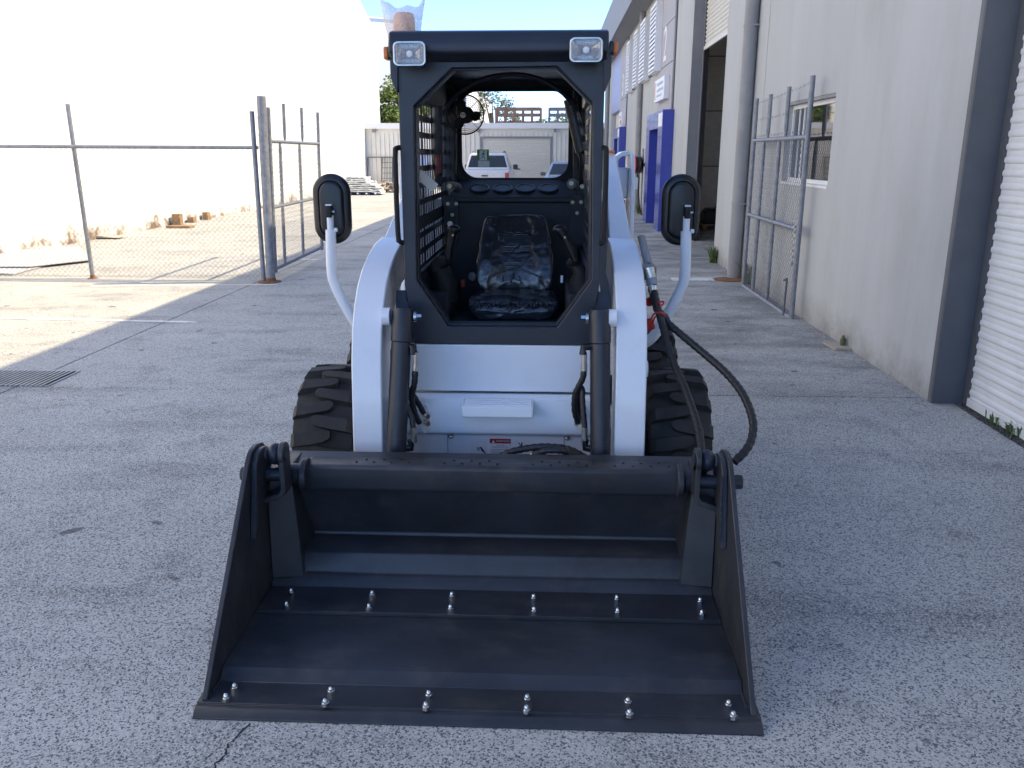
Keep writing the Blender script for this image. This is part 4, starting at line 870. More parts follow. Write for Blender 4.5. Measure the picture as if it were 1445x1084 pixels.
q = W(674.5, 227, 5.08); q2 = W(690.5, 235.5, 5.08); MB().box(q.x, 5.083, q2.z, q2.x, 5.085, q.z).build('clear_sticker', 'clear_sticker', cab)
# inner lining and bulkhead behind the seat
MB().prism([(3.68, .95), (4.30, .95), (4.30, .80), (4.80, .80), (4.80, 1.49), (5.06, 1.60), (5.06, .75), (3.68, .75)], 'x', X(-.375), X(.375)).build('bulkhead', 'cab_trim', cab, bev=.012)
MB().bar((X(-.37), 4.795, 1.495), (X(.37), 4.795, 1.495), .03, .035).build('bulkhead_lip', 'cab_trim', cab, bev=.01)
for px in (677, 709.5, 741.5, 774):
    p = W(px, 267.5, 4.93); nn = Vector((0, -.39, .92)).normalized(); c = Vector((p.x, 4.93, 1.545)); v = MB().lathe([(.058, -.01), (.058, .010), (.050, .013), (.048, .009), (0, .009)], c, nn, 24).build('vent', 'black_plastic', cab)
for s, px in ((-1, 637), (1, 815)):
    p = W(px, 310, 4.79); MB().prism(rrect(p.x, p.z, .042, .14, .04), 'y', 4.780, 4.797).build('bolt_plate', 'cab_trim', cab, bev=.003)
for px, py in ((632, 288), (644, 288), (638, 303.5), (808, 286), (820, 285.5), (814.5, 301)):
    p = W(px, py, 4.775); MB().lathe([(.011, 0), (.011, .005), (.007, .006), (.007, .012), (0, .013)], (p.x, 4.781, p.z), (0, -1, 0), 8).build('bolt', 'dull_zinc', cab)
p = W(635, 316, 4.775); MB().lathe([(.015, 0), (.015, .008), (.011, .008), (.011, .003), (0, .003)], (p.x, 4.781, p.z), (0, -1, 0), 16).build('key_switch', 'zinc', cab)
# roof hoop, pillars, gas struts
MB().tube(spline([W(616, 200, 4.6), W(622, 165, 4.6), W(640, 138, 4.5), W(675, 114, 4.5), W(722, 105, 4.5), W(762, 112, 4.5), W(795, 132, 4.5), W(808, 150, 4.6)], .04), .012, 10).build('roof_hoop', 'charcoal', cab)
for s in (-1, 1): MB().prism([(X(s * .33), 2.10), (X(s * .375), 2.10), (X(s * .375), 1.40), (X(s * .345), 1.40), (X(s * .335), 1.8)], 'y', 4.965, 5.055).build('pillar_trim', 'cab_trim', cab, bev=.01)
MB().tube([W(804, 140, 4.6), W(821, 214, 4.6)], .034, 14).build('gas_strut', 'charcoal', cab); MB().tube([W(819, 212, 4.6), W(820.5, 225, 4.6), W(820, 262, 4.65)], [.02, .012, .012], 10).build('strut_rod', 'black_plastic', cab)
MB().tube([W(617, 150, 4.35), W(617, 220, 4.35), W(619, 262, 4.4)], [.03, .03, .02], 12).build('lap_bar', 'charcoal', cab); p = W(618, 232, 4.3); MB().box(p.x - .012, 4.30, p.z - .05, p.x + .012, 4.34, p.z + .05).build('red_grip', 'grip_red', cab, bev=.006)
for px, py in ((639, 263), (809, 259)):
    p = W(px, py, 4.65); MB().cyl((p.x - .01, 4.62, p.z), (p.x + .015, 4.74, p.z - .01), .027, 16).build('damper', 'frame_grey', cab); MB().cyl((p.x - .012, 4.60, p.z + .002), (p.x - .01, 4.62, p.z), .013, 8).build('bolt', 'dull_zinc', cab)
for px, py in ((620, 265), (821, 263)): p = W(px, py, 4.62); MB().cyl(p, p + Vector((0, -.03, 0)), .012, 6).build('bolt', 'dull_zinc', cab)
# cab fan
fc = W(656.5, 162, 4.80); fan = MB().lathe([(.03, 0), (.045, .02), (.045, .07), (.02, .09), (0, .09)], fc, (0, 1, 0), 18).build('cab_fan', 'matt_black', L)
FR = .103; cg = MB()
for k in range(9):
    r = FR * (.28 + .72 * k / 8); y = -.042 * math.sqrt(max(0, 1 - (r / FR) ** 2 * .9)); cg.tube([fc + Vector((r * math.cos(t), y, r * math.sin(t))) for t in [6.283 * q / 40 for q in range(40)]], .0016 if k < 8 else .0045, 5, closed=True)
for k in range(8): a = 6.283 * k / 8; cg.tube([fc + Vector((r * math.cos(a), -.042 * math.sqrt(max(0, 1 - (r / FR) ** 2 * .9)), r * math.sin(a))) for r in (.02, .04, .06, .08, FR)], .0016, 4)
cg.build('cage', 'matt_black', fan)
for k in range(3):
    a = 6.283 * k / 3 - .05; u = Vector((math.cos(a), 0, math.sin(a))); v = Vector((-math.sin(a), 0, math.cos(a))); ya = Vector((0, 1, 0))
    MB().add([fc + u * .02 - v * .014 - ya * .004, fc + u * .055 - v * .034 - ya * .014, fc + u * .084 - v * .020 - ya * .012, fc + u * .086 + v * .018 + ya * .010, fc + u * .055 + v * .022 + ya * .012, fc + u * .02 + v * .012 + ya * .004] + [fc + u * .02 - v * .014 - ya * .001, fc + u * .055 - v * .034 - ya * .011, fc + u * .084 - v * .020 - ya * .009, fc + u * .086 + v * .018 + ya * .013, fc + u * .055 + v * .022 + ya * .015, fc + u * .02 + v * .012 + ya * .007],
             [(0, 1, 2, 3, 4, 5), (11, 10, 9, 8, 7, 6)] + [(i, (i + 1) % 6, 6 + (i + 1) % 6, 6 + i) for i in range(6)]).build('blade', 'matt_black', fan)
MB().lathe([(.015, 0), (.015, .003), (0, .004)], fc + Vector((-.008, -.045, -.004)), (0, -1, 0), 18).build('badge', 'tag_paper', fan)
for k in range(3): a = 6.283 * k / 3 + .5; u = Vector((math.cos(a), 0, math.sin(a))); MB().bar(fc + Vector((-.008, -.0495, -.004)) + u * .003, fc + Vector((-.008, -.0495, -.004)) + u * .012, .001, .006).build('badge_mark', 'decal_red', fan)
MB().tube([fc + Vector((0, .07, 0)), fc + Vector((-.06, .12, -.02)), fc + Vector((-.10, .16, .05))], .014, 8).build('mount', 'matt_black', fan)
# ---- seat (film covered)
def pillow(name, rows, m, parent, sub=3, amp=.006):
    """rows of cross-section loops -> closed soft surface"""
    n = len(rows[0]); mb = MB(); vs = [Vector(p) + Vector((random.uniform(-amp, amp), random.uniform(-amp, amp), random.uniform(-amp, amp))) for r in rows for p in r]
    fs = [(i * n + k, i * n + (k + 1) % n, (i + 1) * n + (k + 1) % n, (i + 1) * n + k) for i in range(len(rows) - 1) for k in range(n)]
    fs += [tuple(range(n - 1, -1, -1)), tuple(range((len(rows) - 1) * n, len(rows) * n))]; mb.add(vs, fs); o = mb.build(name, m, parent, sub=sub, smooth=180)
    tx = bpy.data.textures.get('film_wrinkle') or bpy.data.textures.new('film_wrinkle', 'MUSGRAVE')
    tx.noise_scale = .11; tx.musgrave_type = 'RIDGED_MULTIFRACTAL'; tx.octaves = 2.5; tx.noise_intensity = .8
    dm_ = o.modifiers.new('wrinkle', 'DISPLACE'); dm_.texture = tx; dm_.texture_coords = 'LOCAL'; dm_.strength = .007; dm_.mid_level = .6
    return o
seat = MB().box(X(-.20), 4.18, .80, X(.22), 4.62, .93).build('seat', 'matt_black', L, bev=.02)
rows = []
for z, hwid, yf, th in ((1.045, .17, 4.40, .07), (1.06, .205, 4.385, .10), (1.12, .22, 4.39, .12), (1.20, .212, 4.42, .12), (1.29, .197, 4.47, .11), (1.37, .183, 4.52, .09), (1.415, .172, 4.545, .07), (1.425, .15, 4.56, .05)):
    r = []
    for k in range(16):
        t = k / 15 * 2 - 1; bul = .028 * (abs(t) ** 2.5) ; r.append((X(.025) + hwid * t, yf - bul + (.02 if abs(t) > .95 else 0), z))
    for k in range(8): t = 1 - 2 * (k + .5) / 8; r.append((X(.025) + hwid * t * .96, yf + th, z))
    rows.append(r)
pillow('backrest', rows, 'seat_film', seat)
rows = []
for y, hwid, zt_, zb in ((4.06, .20, 1.005, .955), (4.075, .232, 1.030, .945), (4.13, .242, 1.048, .935), (4.25, .235, 1.052, .935), (4.36, .215, 1.058, .935), (4.44, .19, 1.068, .94), (4.46, .17, 1.05, .95)):
    r = []
    for k in range(16): t = k / 15 * 2 - 1; r.append((X(.03) + hwid * t, y, zt_ - .018 * abs(t) ** 4 - .006 * math.cos(t * 2)))
    for k in range(8): t = 1 - 2 * (k + .5) / 8; r.append((X(.03) + hwid * t * .95, y, zb))
    rows.append(r)
pillow('cushion', rows, 'seat_film', seat)
wr = MB()                                         # folds of the loose film on the backrest
def seat_pt(px, py):
    p = W(px, py, 4.44); z = p.z; yf = 4.385 + max(0, (z - 1.10)) * .48; p = W(px, py, yf - .006); return p
for _ in range(34):
    px = random.uniform(682, 768); py = random.uniform(318, 398); a = random.choice((random.uniform(-.5, .5), random.uniform(1.1, 2.0))); ln = random.uniform(6, 20)
    pp = [(px + math.cos(a) * ln * t + random.uniform(-1.2, 1.2), py + math.sin(a) * ln * t + random.uniform(-1.2, 1.2)) for t in (-.5, -.2, .1, .5)]
    pp = [(min(770, max(680, x)), min(399, max(312, y))) for x, y in pp]
    wr.tube(spline([seat_pt(x, y) for x, y in pp], .008), .0035, 5)
for seg in ([(706, 335), (735, 331), (752, 336), (752, 350), (708, 351), (700, 346), (706, 335)], [(703, 356), (752, 354), (756, 368), (746, 373), (700, 372), (703, 356)], [(690, 393), (705, 384), (728, 378), (748, 385), (765, 392)]):
    wr.tube(spline([seat_pt(x, y) for x, y in seg], .01), .005, 6)
wr.build('film_folds', 'seat_film', seat, smooth=180)
for (x0, y0, x1, y1) in ((702, 331, 754, 350), (699, 355, 756, 373)):
    c4 = [seat_pt(x0, y1), seat_pt(x1, y1), seat_pt(x1, y0), seat_pt(x0, y0)]
    MB().hexa([p + Vector((0, -.006, 0)) for p in c4], [p + Vector((0, .03, 0)) for p in c4]).build('back_pad', 'seat_film', seat, bev=.010, segs=3, smooth=60)
wr = MB()
for _ in range(30):
    px = random.uniform(664, 780); yb = random.uniform(424, 436); p = W(px, yb, 4.062); dx = random.uniform(-.035, .035)
    wr.tube(spline([Vector((p.x, 4.072, p.z)), Vector((p.x + dx * .5, 4.066, p.z - .018)), Vector((p.x + dx, 4.07, p.z - .035))], .008), .0032, 5)
wr.build('film_folds', 'seat_film', seat, smooth=180)
MB().lathe([(.02, 0), (.024, .01), (.02, .025), (0, .03)], W(668, 390, 4.35), (-.3, -1, 0), 8).build('seat_knob', 'frame_grey', seat); p = W(653, 400, 4.3); MB().box(p.x - .012, 4.29, p.z - .02, p.x + .012, 4.32, p.z + .02).build('belt_buckle', 'grip_red', seat, bev=.004)
MB().box(W(791, 390, 4.3).x, 4.30, W(791, 399, 4.3).z, W(794.5, 390, 4.3).x, 4.305, W(791, 389, 4.3).z).build('belt_label', 'sign_white', seat)
# ---- joysticks
for pts, bt in (([(632, 366), (635, 345), (638, 330), (640, 324)], [(620, 374, .05), (626, 395, .058), (632, 425, .05)]), ([(812, 368), (804, 350), (796, 333), (790, 324)], [(806, 372, .03), (818, 385, .06), (822, 420, .075)])):
    P = [W(a, b, 4.05) for a, b in pts]; js = MB().tube(P, [.018, .020, .024, .028], 12).build('joystick', 'black_plastic', L)
    MB().ball(P[-1], .034, .026, .022).build('knob', 'black_plastic', js); c = W(pts[2][0] + 1, pts[2][1] + 2, 4.01); MB().cyl(c, c + Vector((0, -.006, 0)), .005, 8).build('button', 'tag_paper', js)
    Q = [W(a, b, 4.08) for a, b, r in bt]; Q = [P[0]] + Q; R2 = [.02] + [r for *_, r in bt]
    bo = MB(); sp = spline(Q, .012); m_ = len(sp); bo.tube(sp, [(R2[min(len(R2) - 1, int(i / m_ * (len(R2) - 1)))] * (1 - (i / m_ * (len(R2) - 1)) % 1) + R2[min(len(R2) - 1, int(i / m_ * (len(R2) - 1)) + 1)] * ((i / m_ * (len(R2) - 1)) % 1)) * (1 + .05 * (i % 2)) for i in range(m_)], 14)
    bo.build('boot', 'matt_black', js)
MB().box(X(-.375), 4.0, .95, X(-.27), 4.5, 1.10).build('arm_console', 'cab_trim', cab, bev=.02); MB().box(X(.29), 4.0, .95, X(.375), 4.5, 1.10).build('arm_console', 'cab_trim', cab, bev=.02)
# ---- lift arms
front = [(3.30, .24), (3.325, .6), (3.36, .90), (3.40, 1.03), (3.46, 1.125), (3.54, 1.20), (3.64, 1.255), (3.77, 1.30), (3.93, 1.335), (4.12, 1.35)]
back = [(4.16, 1.17), (3.92, 1.15), (3.76, 1.10), (3.64, 1.02), (3.57, .90), (3.53, .70), (3.51, .24)]
for s in (-1, 1):
    arm = MB().prism(front + back, 'x', X(s * .488), X(s * .615)).build('lift_arm', 'white_machine', L, bev=.006, segs=2)
    xo, xi, xo2, xi2 = X(s * .603), X(s * .495), X(s * .612), X(s * .545)
    MB().hexa([(xi, 4.08, 1.17), (xo, 4.08, 1.17), (xo, 4.08, 1.335), (xi, 4.08, 1.335)], [(xi2, 5.42, 1.56), (xo2, 5.42, 1.56), (xo2, 5.42, 1.745), (xi2, 5.42, 1.745)]).build('rear_bar', 'white_machine', arm, bev=.006)
    MB().cyl((X(s * .455), 3.43, 1.085), (X(s * .488), 3.43, 1.085), .037, 18).build('pivot_boss', 'white_machine', arm)
    MB().cyl((X(s * .615), 3.47, .86), (X(s * .63), 3.47, .86), .035, 18).build('pivot_boss', 'white_machine', arm)
    MB().box(X(s * .548), 5.40, 1.747, X(s * .605), 5.46, 1.765).build('rear_light', 'amber_lens', arm, bev=.004)
    # rear uprights, fenders and engine side seen beyond the arms
    MB().prism([(5.2, .7), (5.75, .7), (5.75, 1.55), (5.70, 1.70), (5.55, 1.76), (5.35, 1.73), (5.28, 1.60)], 'x', X(s * .70), X(s * .725)).build('rear_upright', 'white_machine', L, bev=.006)
    MB().box(X(s * .565), 5.45, 1.47, X(s * .699), 5.60, 1.66).build('cross_box', 'white_machine', L, bev=.012)
    MB().prism([(X(s * .57), 1.66), (X(s * .60), 1.72), (X(s * .65), 1.755), (X(s * .70), 1.765), (X(s * .70), 1.735), (X(s * .65), 1.725), (X(s * .61), 1.69), (X(s * .585), 1.661)], 'y', 5.42, 5.62).build('guard_hoop', 'white_machine', L, bev=.004)
    MB().box(X(s * .726), 5.5, 1.52, X(s * .765), 5.58, 1.60).build('pin_boss', 'white_machine', L, bev=.01)
    MB().box(X(s * .40), 5.50, .70, X(s * .69), 5.62, 1.46).build('engine_side', 'mid_grey', L, bev=.01)
    MB().prism([(3.60, .96), (3.66, 1.16), (3.66, .94)], 'x', X(s * .40), X(s * .47)).build('cab_mount', 'charcoal', L)
MB().box(X(-.40), 5.15, .70, X(.40), 5.75, 1.42).build('engine_cover', 'white_machine', L, bev=.02)
# ---- tilt cylinders
for s in (-1, 1):
    dt, db = (.402, .440) if s < 0 else (.420, .434)
    T = Vector((X(s * dt), 3.43, 1.10)); Bm = Vector((X(s * db), 3.30, .40)); u = (T - Bm).normalized()
    cyl = MB().tube([Bm, T - u * .12], .0425, 22).build('tilt_cylinder', 'charcoal', L, bev=.002)
    MB().tube([T - u * .119, T + u * .005, T + u * .02], [.045, .045, .040], 22).build('cylinder_head', 'charcoal', cyl, bev=.002); MB().tube([Bm + u * .18, Bm + u * .185], .044, 22).build('weld_ring', 'charcoal', cyl)
    MB().tube([Bm - u * .22, Bm], .026, 14).build('cylinder_rod', 'zinc', cyl)
    c = Vector((X(s * dt), 3.43, 1.085)); MB().cyl(c - Vector((s * .047, 0, 0)), c - Vector((s * .058, 0, 0)), .022, 16).build('washer', 'zinc', cyl); MB().cyl(c - Vector((s * .058, 0, 0)), c - Vector((s * .078, 0, 0)), .0125, 6).build('bolt', 'chrome_nut', cyl)
    hs = MB(); zf = MB()
    if s < 0: top = [(587, 497), (587, 513), (586, 523)]; mid = [(585, 540), (581, 562), (586, 585), (592, 597)]; low = [(584, 613), (583, 603)]; m2 = [(581, 590), (573, 570), (570, 555), (576, 550), (586, 562), (598, 583)]; el = (583, 490); el2 = (580, 632)
    else: top = [(824, 497), (824, 513), (824, 523)]; mid = [(822, 535), (812, 556), (811, 580), (816, 597)]; low = [(825, 613), (825, 603)]; m2 = [(824, 592), (822, 565), (822, 550), (818, 549), (816, 570), (817, 592)]; el = (823, 490); el2 = (826, 632)
    Yh = 3.39
    hose(hs, [W(*top[2], Yh)] + [W(a, b, Yh + .05 * i / 3) for i, (a, b) in enumerate(mid)], .0125, .1); hose(hs, [W(*low[1], Yh - .04)] + [W(a, b, Yh - .03 + .02 * i) for i, (a, b) in enumerate(m2)], .0115, .1)
    zf.tube([W(*top[0], Yh), W(*top[1], Yh)], .012, 8); zf.tube([W(*top[1], Yh), W(*top[2], Yh)], .014, 8); zf.tube([W(*low[0], Yh - .04), W(*low[1], Yh - .04)], .013, 8); p = W(*low[0], Yh - .04); zf.tube([p, p - Vector((0, 0, .035))], .014, 6)
    hs.build('hose', 'hose_rubber', cyl); struct(zf.build('hose_fitting', 'zinc', cyl), 'stuff')
    p = W(*el, Yh); MB().tube([Vector((T.x - s * .02, 3.41, p.z)), p + Vector((0, 0, .0)), p - Vector((0, 0, .03))], .0165, 10).build('elbow', 'black_plastic', cyl); p = W(*el2, Yh - .04); MB().tube([Vector((Bm.x - s * .02, 3.33, p.z)), p, p + Vector((0, 0, .035))], .0165, 10).build('elbow', 'black_plastic', cyl)
# hoses looping over the bucket back
hb = MB(); hose(hb, [W(686, 656, 3.27), W(715, 640, 3.26), W(745, 632.5, 3.26), W(775, 630.5, 3.26), W(805, 635, 3.28), W(836, 652, 3.3)], .0135); hose(hb, [W(752, 642, 3.24), W(770, 636, 3.24), W(792, 636, 3.24), W(812, 642, 3.26), W(835, 654, 3.28)], .0135)
hb.tube([W(801, 629, 3.25), W(803, 643, 3.24)], .008, 6); hb.build('bucket_hose', 'hose_rubber', L)
MB().tube([W(752, 642, 3.24), W(738, 652, 3.24)], [.014, .010], 10).build('hose_fitting', 'zinc', L)
# ---- auxiliary coupler, hoses and red caps on the right arm
MB().tube([W(904, 333, 3.9), W(913, 372, 3.85)], .016, 10).tube([W(907, 333, 3.9), W(918, 374, 3.85)], .010, 8).build('coupler_pipe', 'galvanised', L)
cpl = MB().box(X(.616), 3.70, W(912, 396, 3.7).z, X(.68), 3.80, W(912, 376, 3.7).z).build('coupler_bracket', 'mid_grey', L, bev=.005)
for a, b, r, m_ in (((916, 378), (919, 392), .021, 'zinc'), ((919, 392), (920, 402), .024, 'galvanised'), ((920, 402), (923, 412), .016, 'chrome_nut')): MB().tube([W(*a, 3.68), W(*b, 3.67)], r, 14).build('coupler', m_, cpl)
h1 = MB(); hose(h1, [W(923, 411, 3.66), W(927, 430, 3.62), W(935, 460, 3.58), W(948, 505, 3.5), (W(966, 548, 3.40)), W(984, 600, 3.25), W(991, 642, 3.12)], .0155); h1.build('bucket_hose', 'hose_rubber', L)
h2 = MB(); hose(h2, [W(921, 412, 3.70), W(928, 438, 3.66), W(945, 458, 3.6), W(985, 492, 3.5), W(1022, 524, 3.4), W(1048, 556, 3.28), W(1062, 592, 3.18), W(1061, 618, 3.12), W(1052, 636, 3.08), W(1036, 652, 3.05)], .0155); h2.build('bucket_hose', 'hose_rubber', L)
h3 = MB(); hose(h3, [W(919, 404, 3.74), W(924, 425, 3.72), W(930, 440, 3.68), W(941, 452, 3.64)], .017); h3.build('bucket_hose', 'hose_rubber', L)
p = W(917, 458, 3.66); MB().lathe([(.02, 0), (.022, .02), (.018, .045), (0, .05)], p + Vector((.005, 0, -.02)), (-.3, -.1, 1), 12).build('dust_cap', 'red_plastic', L); p = W(914, 430, 3.74); MB().lathe([(.018, 0), (.02, .02), (0, .04)], p, (.2, -.2, 1), 12).build('dust_cap', 'red_plastic', L)
MB().tube(spline([W(918, 455, 3.6), W(922, 444, 3.6), W(931, 441, 3.59), W(938, 445, 3.59), W(932, 449, 3.6), W(925, 447, 3.6), W(921, 456, 3.6)], .006), .0042, 6).tube(spline([W(928, 428, 3.6), W(936, 425, 3.6), W(935, 430, 3.6), W(930, 432, 3.6)], .006), .0042, 6).build('cap_strap', 'red_plastic', L)
# ---- mirrors
for s in (-1, 1):
    pts = [(X(s * .56), 4.2, .80), (X(s * .64), 4.16, .80), (X(s * .72), 4.12, .85), (X(s * .80), 4.1, .99), (X(s * .858), 4.1, 1.12), (X(s * .868), 4.1, 1.20), (X(s * .862), 4.1, 1.385)]
    ma = MB().tube(spline(pts, .02), .026, 14).build('mirror_arm', 'white_machine', L)
    MB().cyl((X(s * .862), 4.1, 1.385), (X(s * .861), 4.1, 1.455), .017, 12).build('upper_tube', 'white_machine', ma)
    mc = Vector((X(s * .845 - (.01)), 4.135, 1.482))
    mir = MB()
    prof = []
    lv = [(0.088, .165, .02, 0.012), (.092, .169, 0, .0), (.090, .167, -.018, 0), (.080, .157, -.026, 0), (.064, .138, -.028, 0), (.060, .134, -.023, 0), (.054, .128, -.031, 0), (.046, .118, -.033, 0)]
    loops = [[(mc.x + x, mc.y + y, mc.z + z) for x, z in rrect(0, 0, a, b, a * .98, 8)] for a, b, y, _ in lv]
    n = len(loops[0]); mir.add([p for l in loops for p in l], [(i * n + k, i * n + (k + 1) % n, (i + 1) * n + (k + 1) % n, (i + 1) * n + k) for i in range(len(loops) - 1) for k in range(n)] + [tuple(range(n)), tuple(range((len(loops) - 1) * n, len(loops) * n))])
    mh = mir.build('mirror', 'black_plastic', L, smooth=50); MB().prism(rrect(mc.x, mc.z, .082, .158, .08, 8), 'y', mc.y + .021, mc.y + .024).build('mirror_glass', 'reflector', mh)
    q = Vector((X(s * .861), 4.085, 1.46)); MB().box(q.x - .013, 4.07, 1.445, q.x + .013, 4.105, 1.50).build('bracket', 'matt_black', mh, bev=.004); MB().box(q.x - .014, 4.072, 1.501, q.x + .014, 4.10, 1.508).build('tube_cap', 'white_machine', mh); MB().cyl((q.x + .013, 4.085, 1.472), (q.x + .028, 4.085, 1.472), .006, 6).build('bolt', 'chrome_nut', mh)
    MB().cyl((X(s * .862) + .02, 4.09, 1.385), (X(s * .862) + .036, 4.09, 1.385), .010, 8).build('bolt', 'white_machine', ma)
# ---- bucket
def X(dx): return X0 + dx
BK = MB().prism([(2.396, .034), (2.399, .036), (2.426, .068), (2.432, .070), (2.946, .070), (2.953, .087), (2.988, .117), (2.994, .119), (3.002, .122), (3.028, .194), (3.034, .198), (3.185, .200), (3.19, .215), (3.05, .54), (3.22, .56), (3.24, .02), (2.396, .006)], 'x', X(-.870), X(.870)).build('bucket', 'bucket_paint', L, bev=.004)
ce = MB().prism([(2.243, .001), (2.243, .006), (2.268, .0265), (2.285, .0275), (2.2855, .034), (2.396, .034), (2.396, .004)], 'x', X(-.902), X(.902)).build('cutting_edge', 'bucket_paint', BK, bev=.0015)
MB().box(X(-.868), 2.766, .0705, X(.868), 2.949, .0865).build('rear_edge_plate', 'bucket_paint', BK, bev=.002)
for s in (-1, 1):
    pl = [(2.293, .036), (2.305, .03), (3.20, .02), (3.22, .30), (3.06, .58), (3.03, .645), (2.99, .675), (2.93, .688), (2.885, .682), (2.862, .672), (2.84, .655)]
    MB().prism(pl, 'x', X(s * .871), X(s * .889)).build('side_plate', 'bucket_paint', BK, bev=.003)
    MB().prism([(2.85, .635), (2.885, .668), (2.93, .675), (2.98, .664), (3.02, .635), (2.99, .53), (2.86, .40), (2.80, .36), (2.78, .37)], 'x', X(s * .850), X(s * .8705)).build('doubler_plate', 'bucket_paint', BK, bev=.003)
    # tapered box gusset in the corner
    MB().hexa([(X(s * .869), 2.965, .11), (X(s * .745), 2.985, .11), (X(s * .745), 3.217, .11), (X(s * .869), 3.217, .11)], [(X(s * .869), 2.99, .56), (X(s * .785), 3.03, .56), (X(s * .785), 3.20, .56), (X(s * .869), 3.20, .56)]).build('corner_gusset', 'bucket_paint', BK, bev=.004)
    # clamp link: bent strap, pin, cylinder eye
    st = [(s * .766, .670), (s * .766, .510), (s * .778, .485), (s * .868, .452)]
    mb = MB(); th = .02
    def strap(y0, y1):
        o = [(X(a), b) for a, b in st]; i_ = [(X(s * .786), .670), (X(s * .786), .517), (X(s * .794), .501), (X(s * .869), .473)]
        mb.prism(o + i_[::-1], 'y', y0, y1)
    strap(2.90, 2.985); mb.build('link_strap', 'bucket_paint', BK, bev=.003)
    MB().tube([(X(s * .766), 2.94, .648), (X(s * .786), 2.94, .648)], .046, 20).build('link_eye', 'bucket_paint', BK, bev=.003)
    MB().tube([(X(s * .7655), 2.94, .648), (X(s * .7615), 2.94, .648)], .028, 18).build('eye_ring', 'charcoal', BK)
    MB().cyl((X(s * .773), 2.95, .560), (X(s * .849), 2.95, .560), .027, 18).build('clamp_pin', 'charcoal', BK); MB().cyl((X(s * .8895), 2.95, .560), (X(s * .915), 2.95, .560), .038, 18).cyl((X(s * .915), 2.95, .560), (X(s * .948), 2.95, .560), .027, 18).build('pin_head', 'bucket_paint', BK, bev=.003)
    MB().ball((X(s * .815), 2.96, .640), .034, .042, .042, 18, 10).build('cylinder_eye', 'charcoal', BK); MB().cyl((X(s * .774), 2.96, .640), (X(s * .849), 2.96, .640), .024, 16).build('eye_pin', 'frame_grey', BK); MB().cyl((X(s * .815), 2.99, .62), (X(s * .815), 3.20, .42), .022, 12).build('clamp_rod', 'charcoal', BK)
    MB().cyl((X(s * .752), 3.06, .52), (X(s * .79), 3.06, .52), .042, 20).build('beam_pin', 'bucket_paint', BK, bev=.003)
    MB().lathe([(.066, 0), (.066, .022), (.05, .03)], (X(s * .722), 3.06, .518), (s, 0, 0), 20).build('beam_end', 'bucket_paint', BK, bev=.003)
# welds on the side plates
wd = MB()
for s in (-1, 1):
    for k in range(40):
        t = k / 39; wd.ball((X(s * .867), 2.34 + .5 * t, .036 + .03 * min(1, max(0, (2.34 + .5 * t - 2.43) / .06))), .006, .009, .006, 6, 4)
    for k in range(20): t = k / 19; wd.ball((X(s * .849), 2.84 + .0 * t - .05 * t, .62 - .22 * t), .005, .007, .008, 6, 4)
struct(wd.build('weld_bead', 'bucket_paint', BK), 'stuff')
bm_ = MB().prism([(3.052, .458), (3.045, .47), (3.045, .553), (3.055, .562), (3.135, .567), (3.165, .552), (3.165, .46)], 'x', X(-.728), X(.728)).build('top_beam', 'bucket_paint', BK, bev=.006, segs=3)
for s in (-1, 1): MB().hexa([(X(s * .728), 3.047, .465), (X(s * .728), 3.047, .555), (X(s * .728), 3.16, .56), (X(s * .728), 3.16, .465)], [(X(s * .752), 3.06, .49), (X(s * .752), 3.06, .535), (X(s * .752), 3.15, .54), (X(s * .752), 3.15, .49)]).build('beam_taper', 'bucket_paint', BK, bev=.003)
dm = MB()
for gx in (-.43, -.08, .27, .59):
    for k in range(7): dx = gx + (k - 3) * .035; y = 3.085 + (.028 if k % 2 else 0); dm.lathe([(.0055, 0), (.0055, .0018), (0, .0018)], (X(dx), y, .562 + (y - 3.055) * .0625 + .0005), (0, -.06, 1), 8)
dm.build('drilled_holes', 'matt_black', BK)
nut = None
def put_nut(px, py, Y, z):
    global nut
    p = onZ(px, py, z + .012); loc = Vector((p.x, p.y, z))
    if nut is None:
        nb = MB().lathe([(.0135, 0), (.0135, .012)], loc, (0, 0, 1), 6).lathe([(.0095, .012), (.0095, .019), (.006, .025), (0, .027)], loc, (0, 0, 1), 14)
        nut = nb.build('bolt', 'chrome_nut', BK, smooth=35); nut['_p'] = 0; del nut['_p']; put_nut.o = loc
    else:
        c = share(nut, loc - put_nut.o, BK)
for px, py in ((331, 969), (319, 984), (467, 974), (459, 991), (605, 979.5), (601, 996), (744, 985), (743, 1000.5), (886, 989.5), (888, 1006), (1028, 993), (1034.5, 1009)): put_nut(px, py, 0, .0345)
for px, py in ((410.5, 834.5), (404, 853), (525, 837.5), (520.5, 856), (637.5, 839.5), (635.5, 857.5), (753, 842.5), (753.5, 860.5), (870.5, 844), (871.5, 862.5), (988, 847.5), (990.5, 865)): put_nut(px, py, 0, .087)
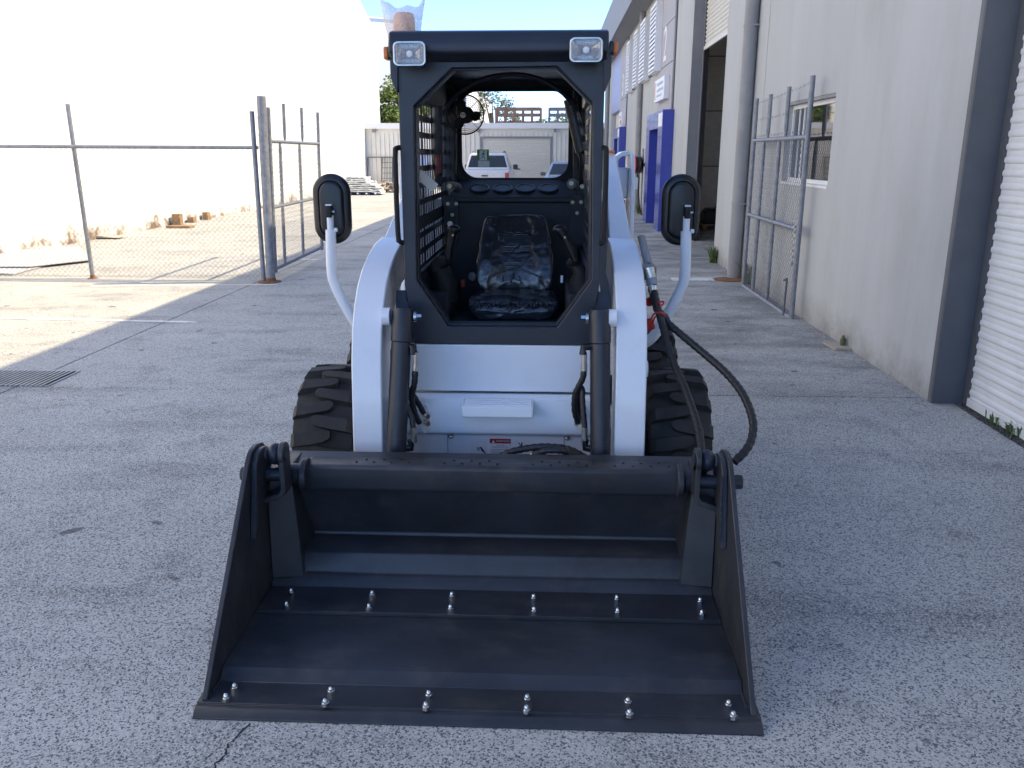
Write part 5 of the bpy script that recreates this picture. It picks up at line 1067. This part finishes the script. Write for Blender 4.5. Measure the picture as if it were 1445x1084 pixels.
# ---- beacon on the roof, bubble bag over it, paper tag
p = W(571, 52, 3.78); bx, by = p.x, 3.78
be = MB().cyl((bx, by, 2.20), (bx, by, 2.225), .05, 24).build('beacon', 'black_plastic', L); MB().lathe([(.045, .0255), (.046, .05), (.044, .10), (.038, .112), (0, .114)], (bx, by, 2.20), (0, 0, 1), 24).build('beacon_lens', 'beacon_orange', be)
BG = MB(); rows = []; nn = 44
for i in range(16):
    t = i / 15; z = 2.203 + t * .163; rx = .062 + .034 * t; ry = .060 * (1 - t ** 3) + .010 * t; r = []
    for k in range(nn):
        a = 6.283 * k / nn; ca, sa = math.cos(a), math.sin(a); cr = .003 * math.sin(9 * a + 5 * t) + random.uniform(-.0014, .0014)
        x = (rx + cr) * (abs(ca) ** .85) * (1 if ca > 0 else -1); y = (ry + cr) * sa
        zz = z + (t ** 3) * (.040 * (abs(ca) ** 3) * (1.25 if ca < 0 else .85) - .028 + .007 * math.sin(x * 80))
        r.append((bx - .004 + x, by + y, zz))
    rows.append(r)
BG.add([p for r in rows for p in r], [(i * nn + k, i * nn + (k + 1) % nn, (i + 1) * nn + (k + 1) % nn, (i + 1) * nn + k) for i in range(15) for k in range(nn)])
tag(BG.build('bubble_wrap_bag', 'bubble_wrap', at=(bx, by, 2.2), smooth=180, sub=-1), 'clear bubble wrap bag pulled over the orange beacon on the cab roof', 'bag')
A = W(588, 243, 3.72); Bq = W(614, 266, 3.72); d = (Bq - A).normalized(); u = Vector((-d.z, 0, d.x)) * .021
tg = MB(); pts = [A - u * .45, A + d * .012 - u, Bq - u, Bq + u, A + d * .012 + u, A + u * .45]
tg.add([p + Vector((0, .012 * i / 5, 0)) for i, p in enumerate(pts)] + [p + Vector((0, .012 * i / 5 + .0012, 0)) for i, p in enumerate(pts)], [tuple(range(6)), tuple(range(11, 5, -1))] + [(i, (i + 1) % 6, 6 + (i + 1) % 6, 6 + i) for i in range(6)])
T = thing('paper_tag', 'plain buff cardboard tag hanging by a loop from the cab side screen', 'tag', A); tg.build('card', 'tag_paper', T, smooth=0)
MB().tube(spline([A + d * .008 + Vector((0, -.002, 0)), A + Vector((-.012, -.004, .012)), A + Vector((-.018, .01, .004)), A + Vector((-.024, .025, -.006))], .005), .0028, 6).build('loop', 'black_plastic', T)
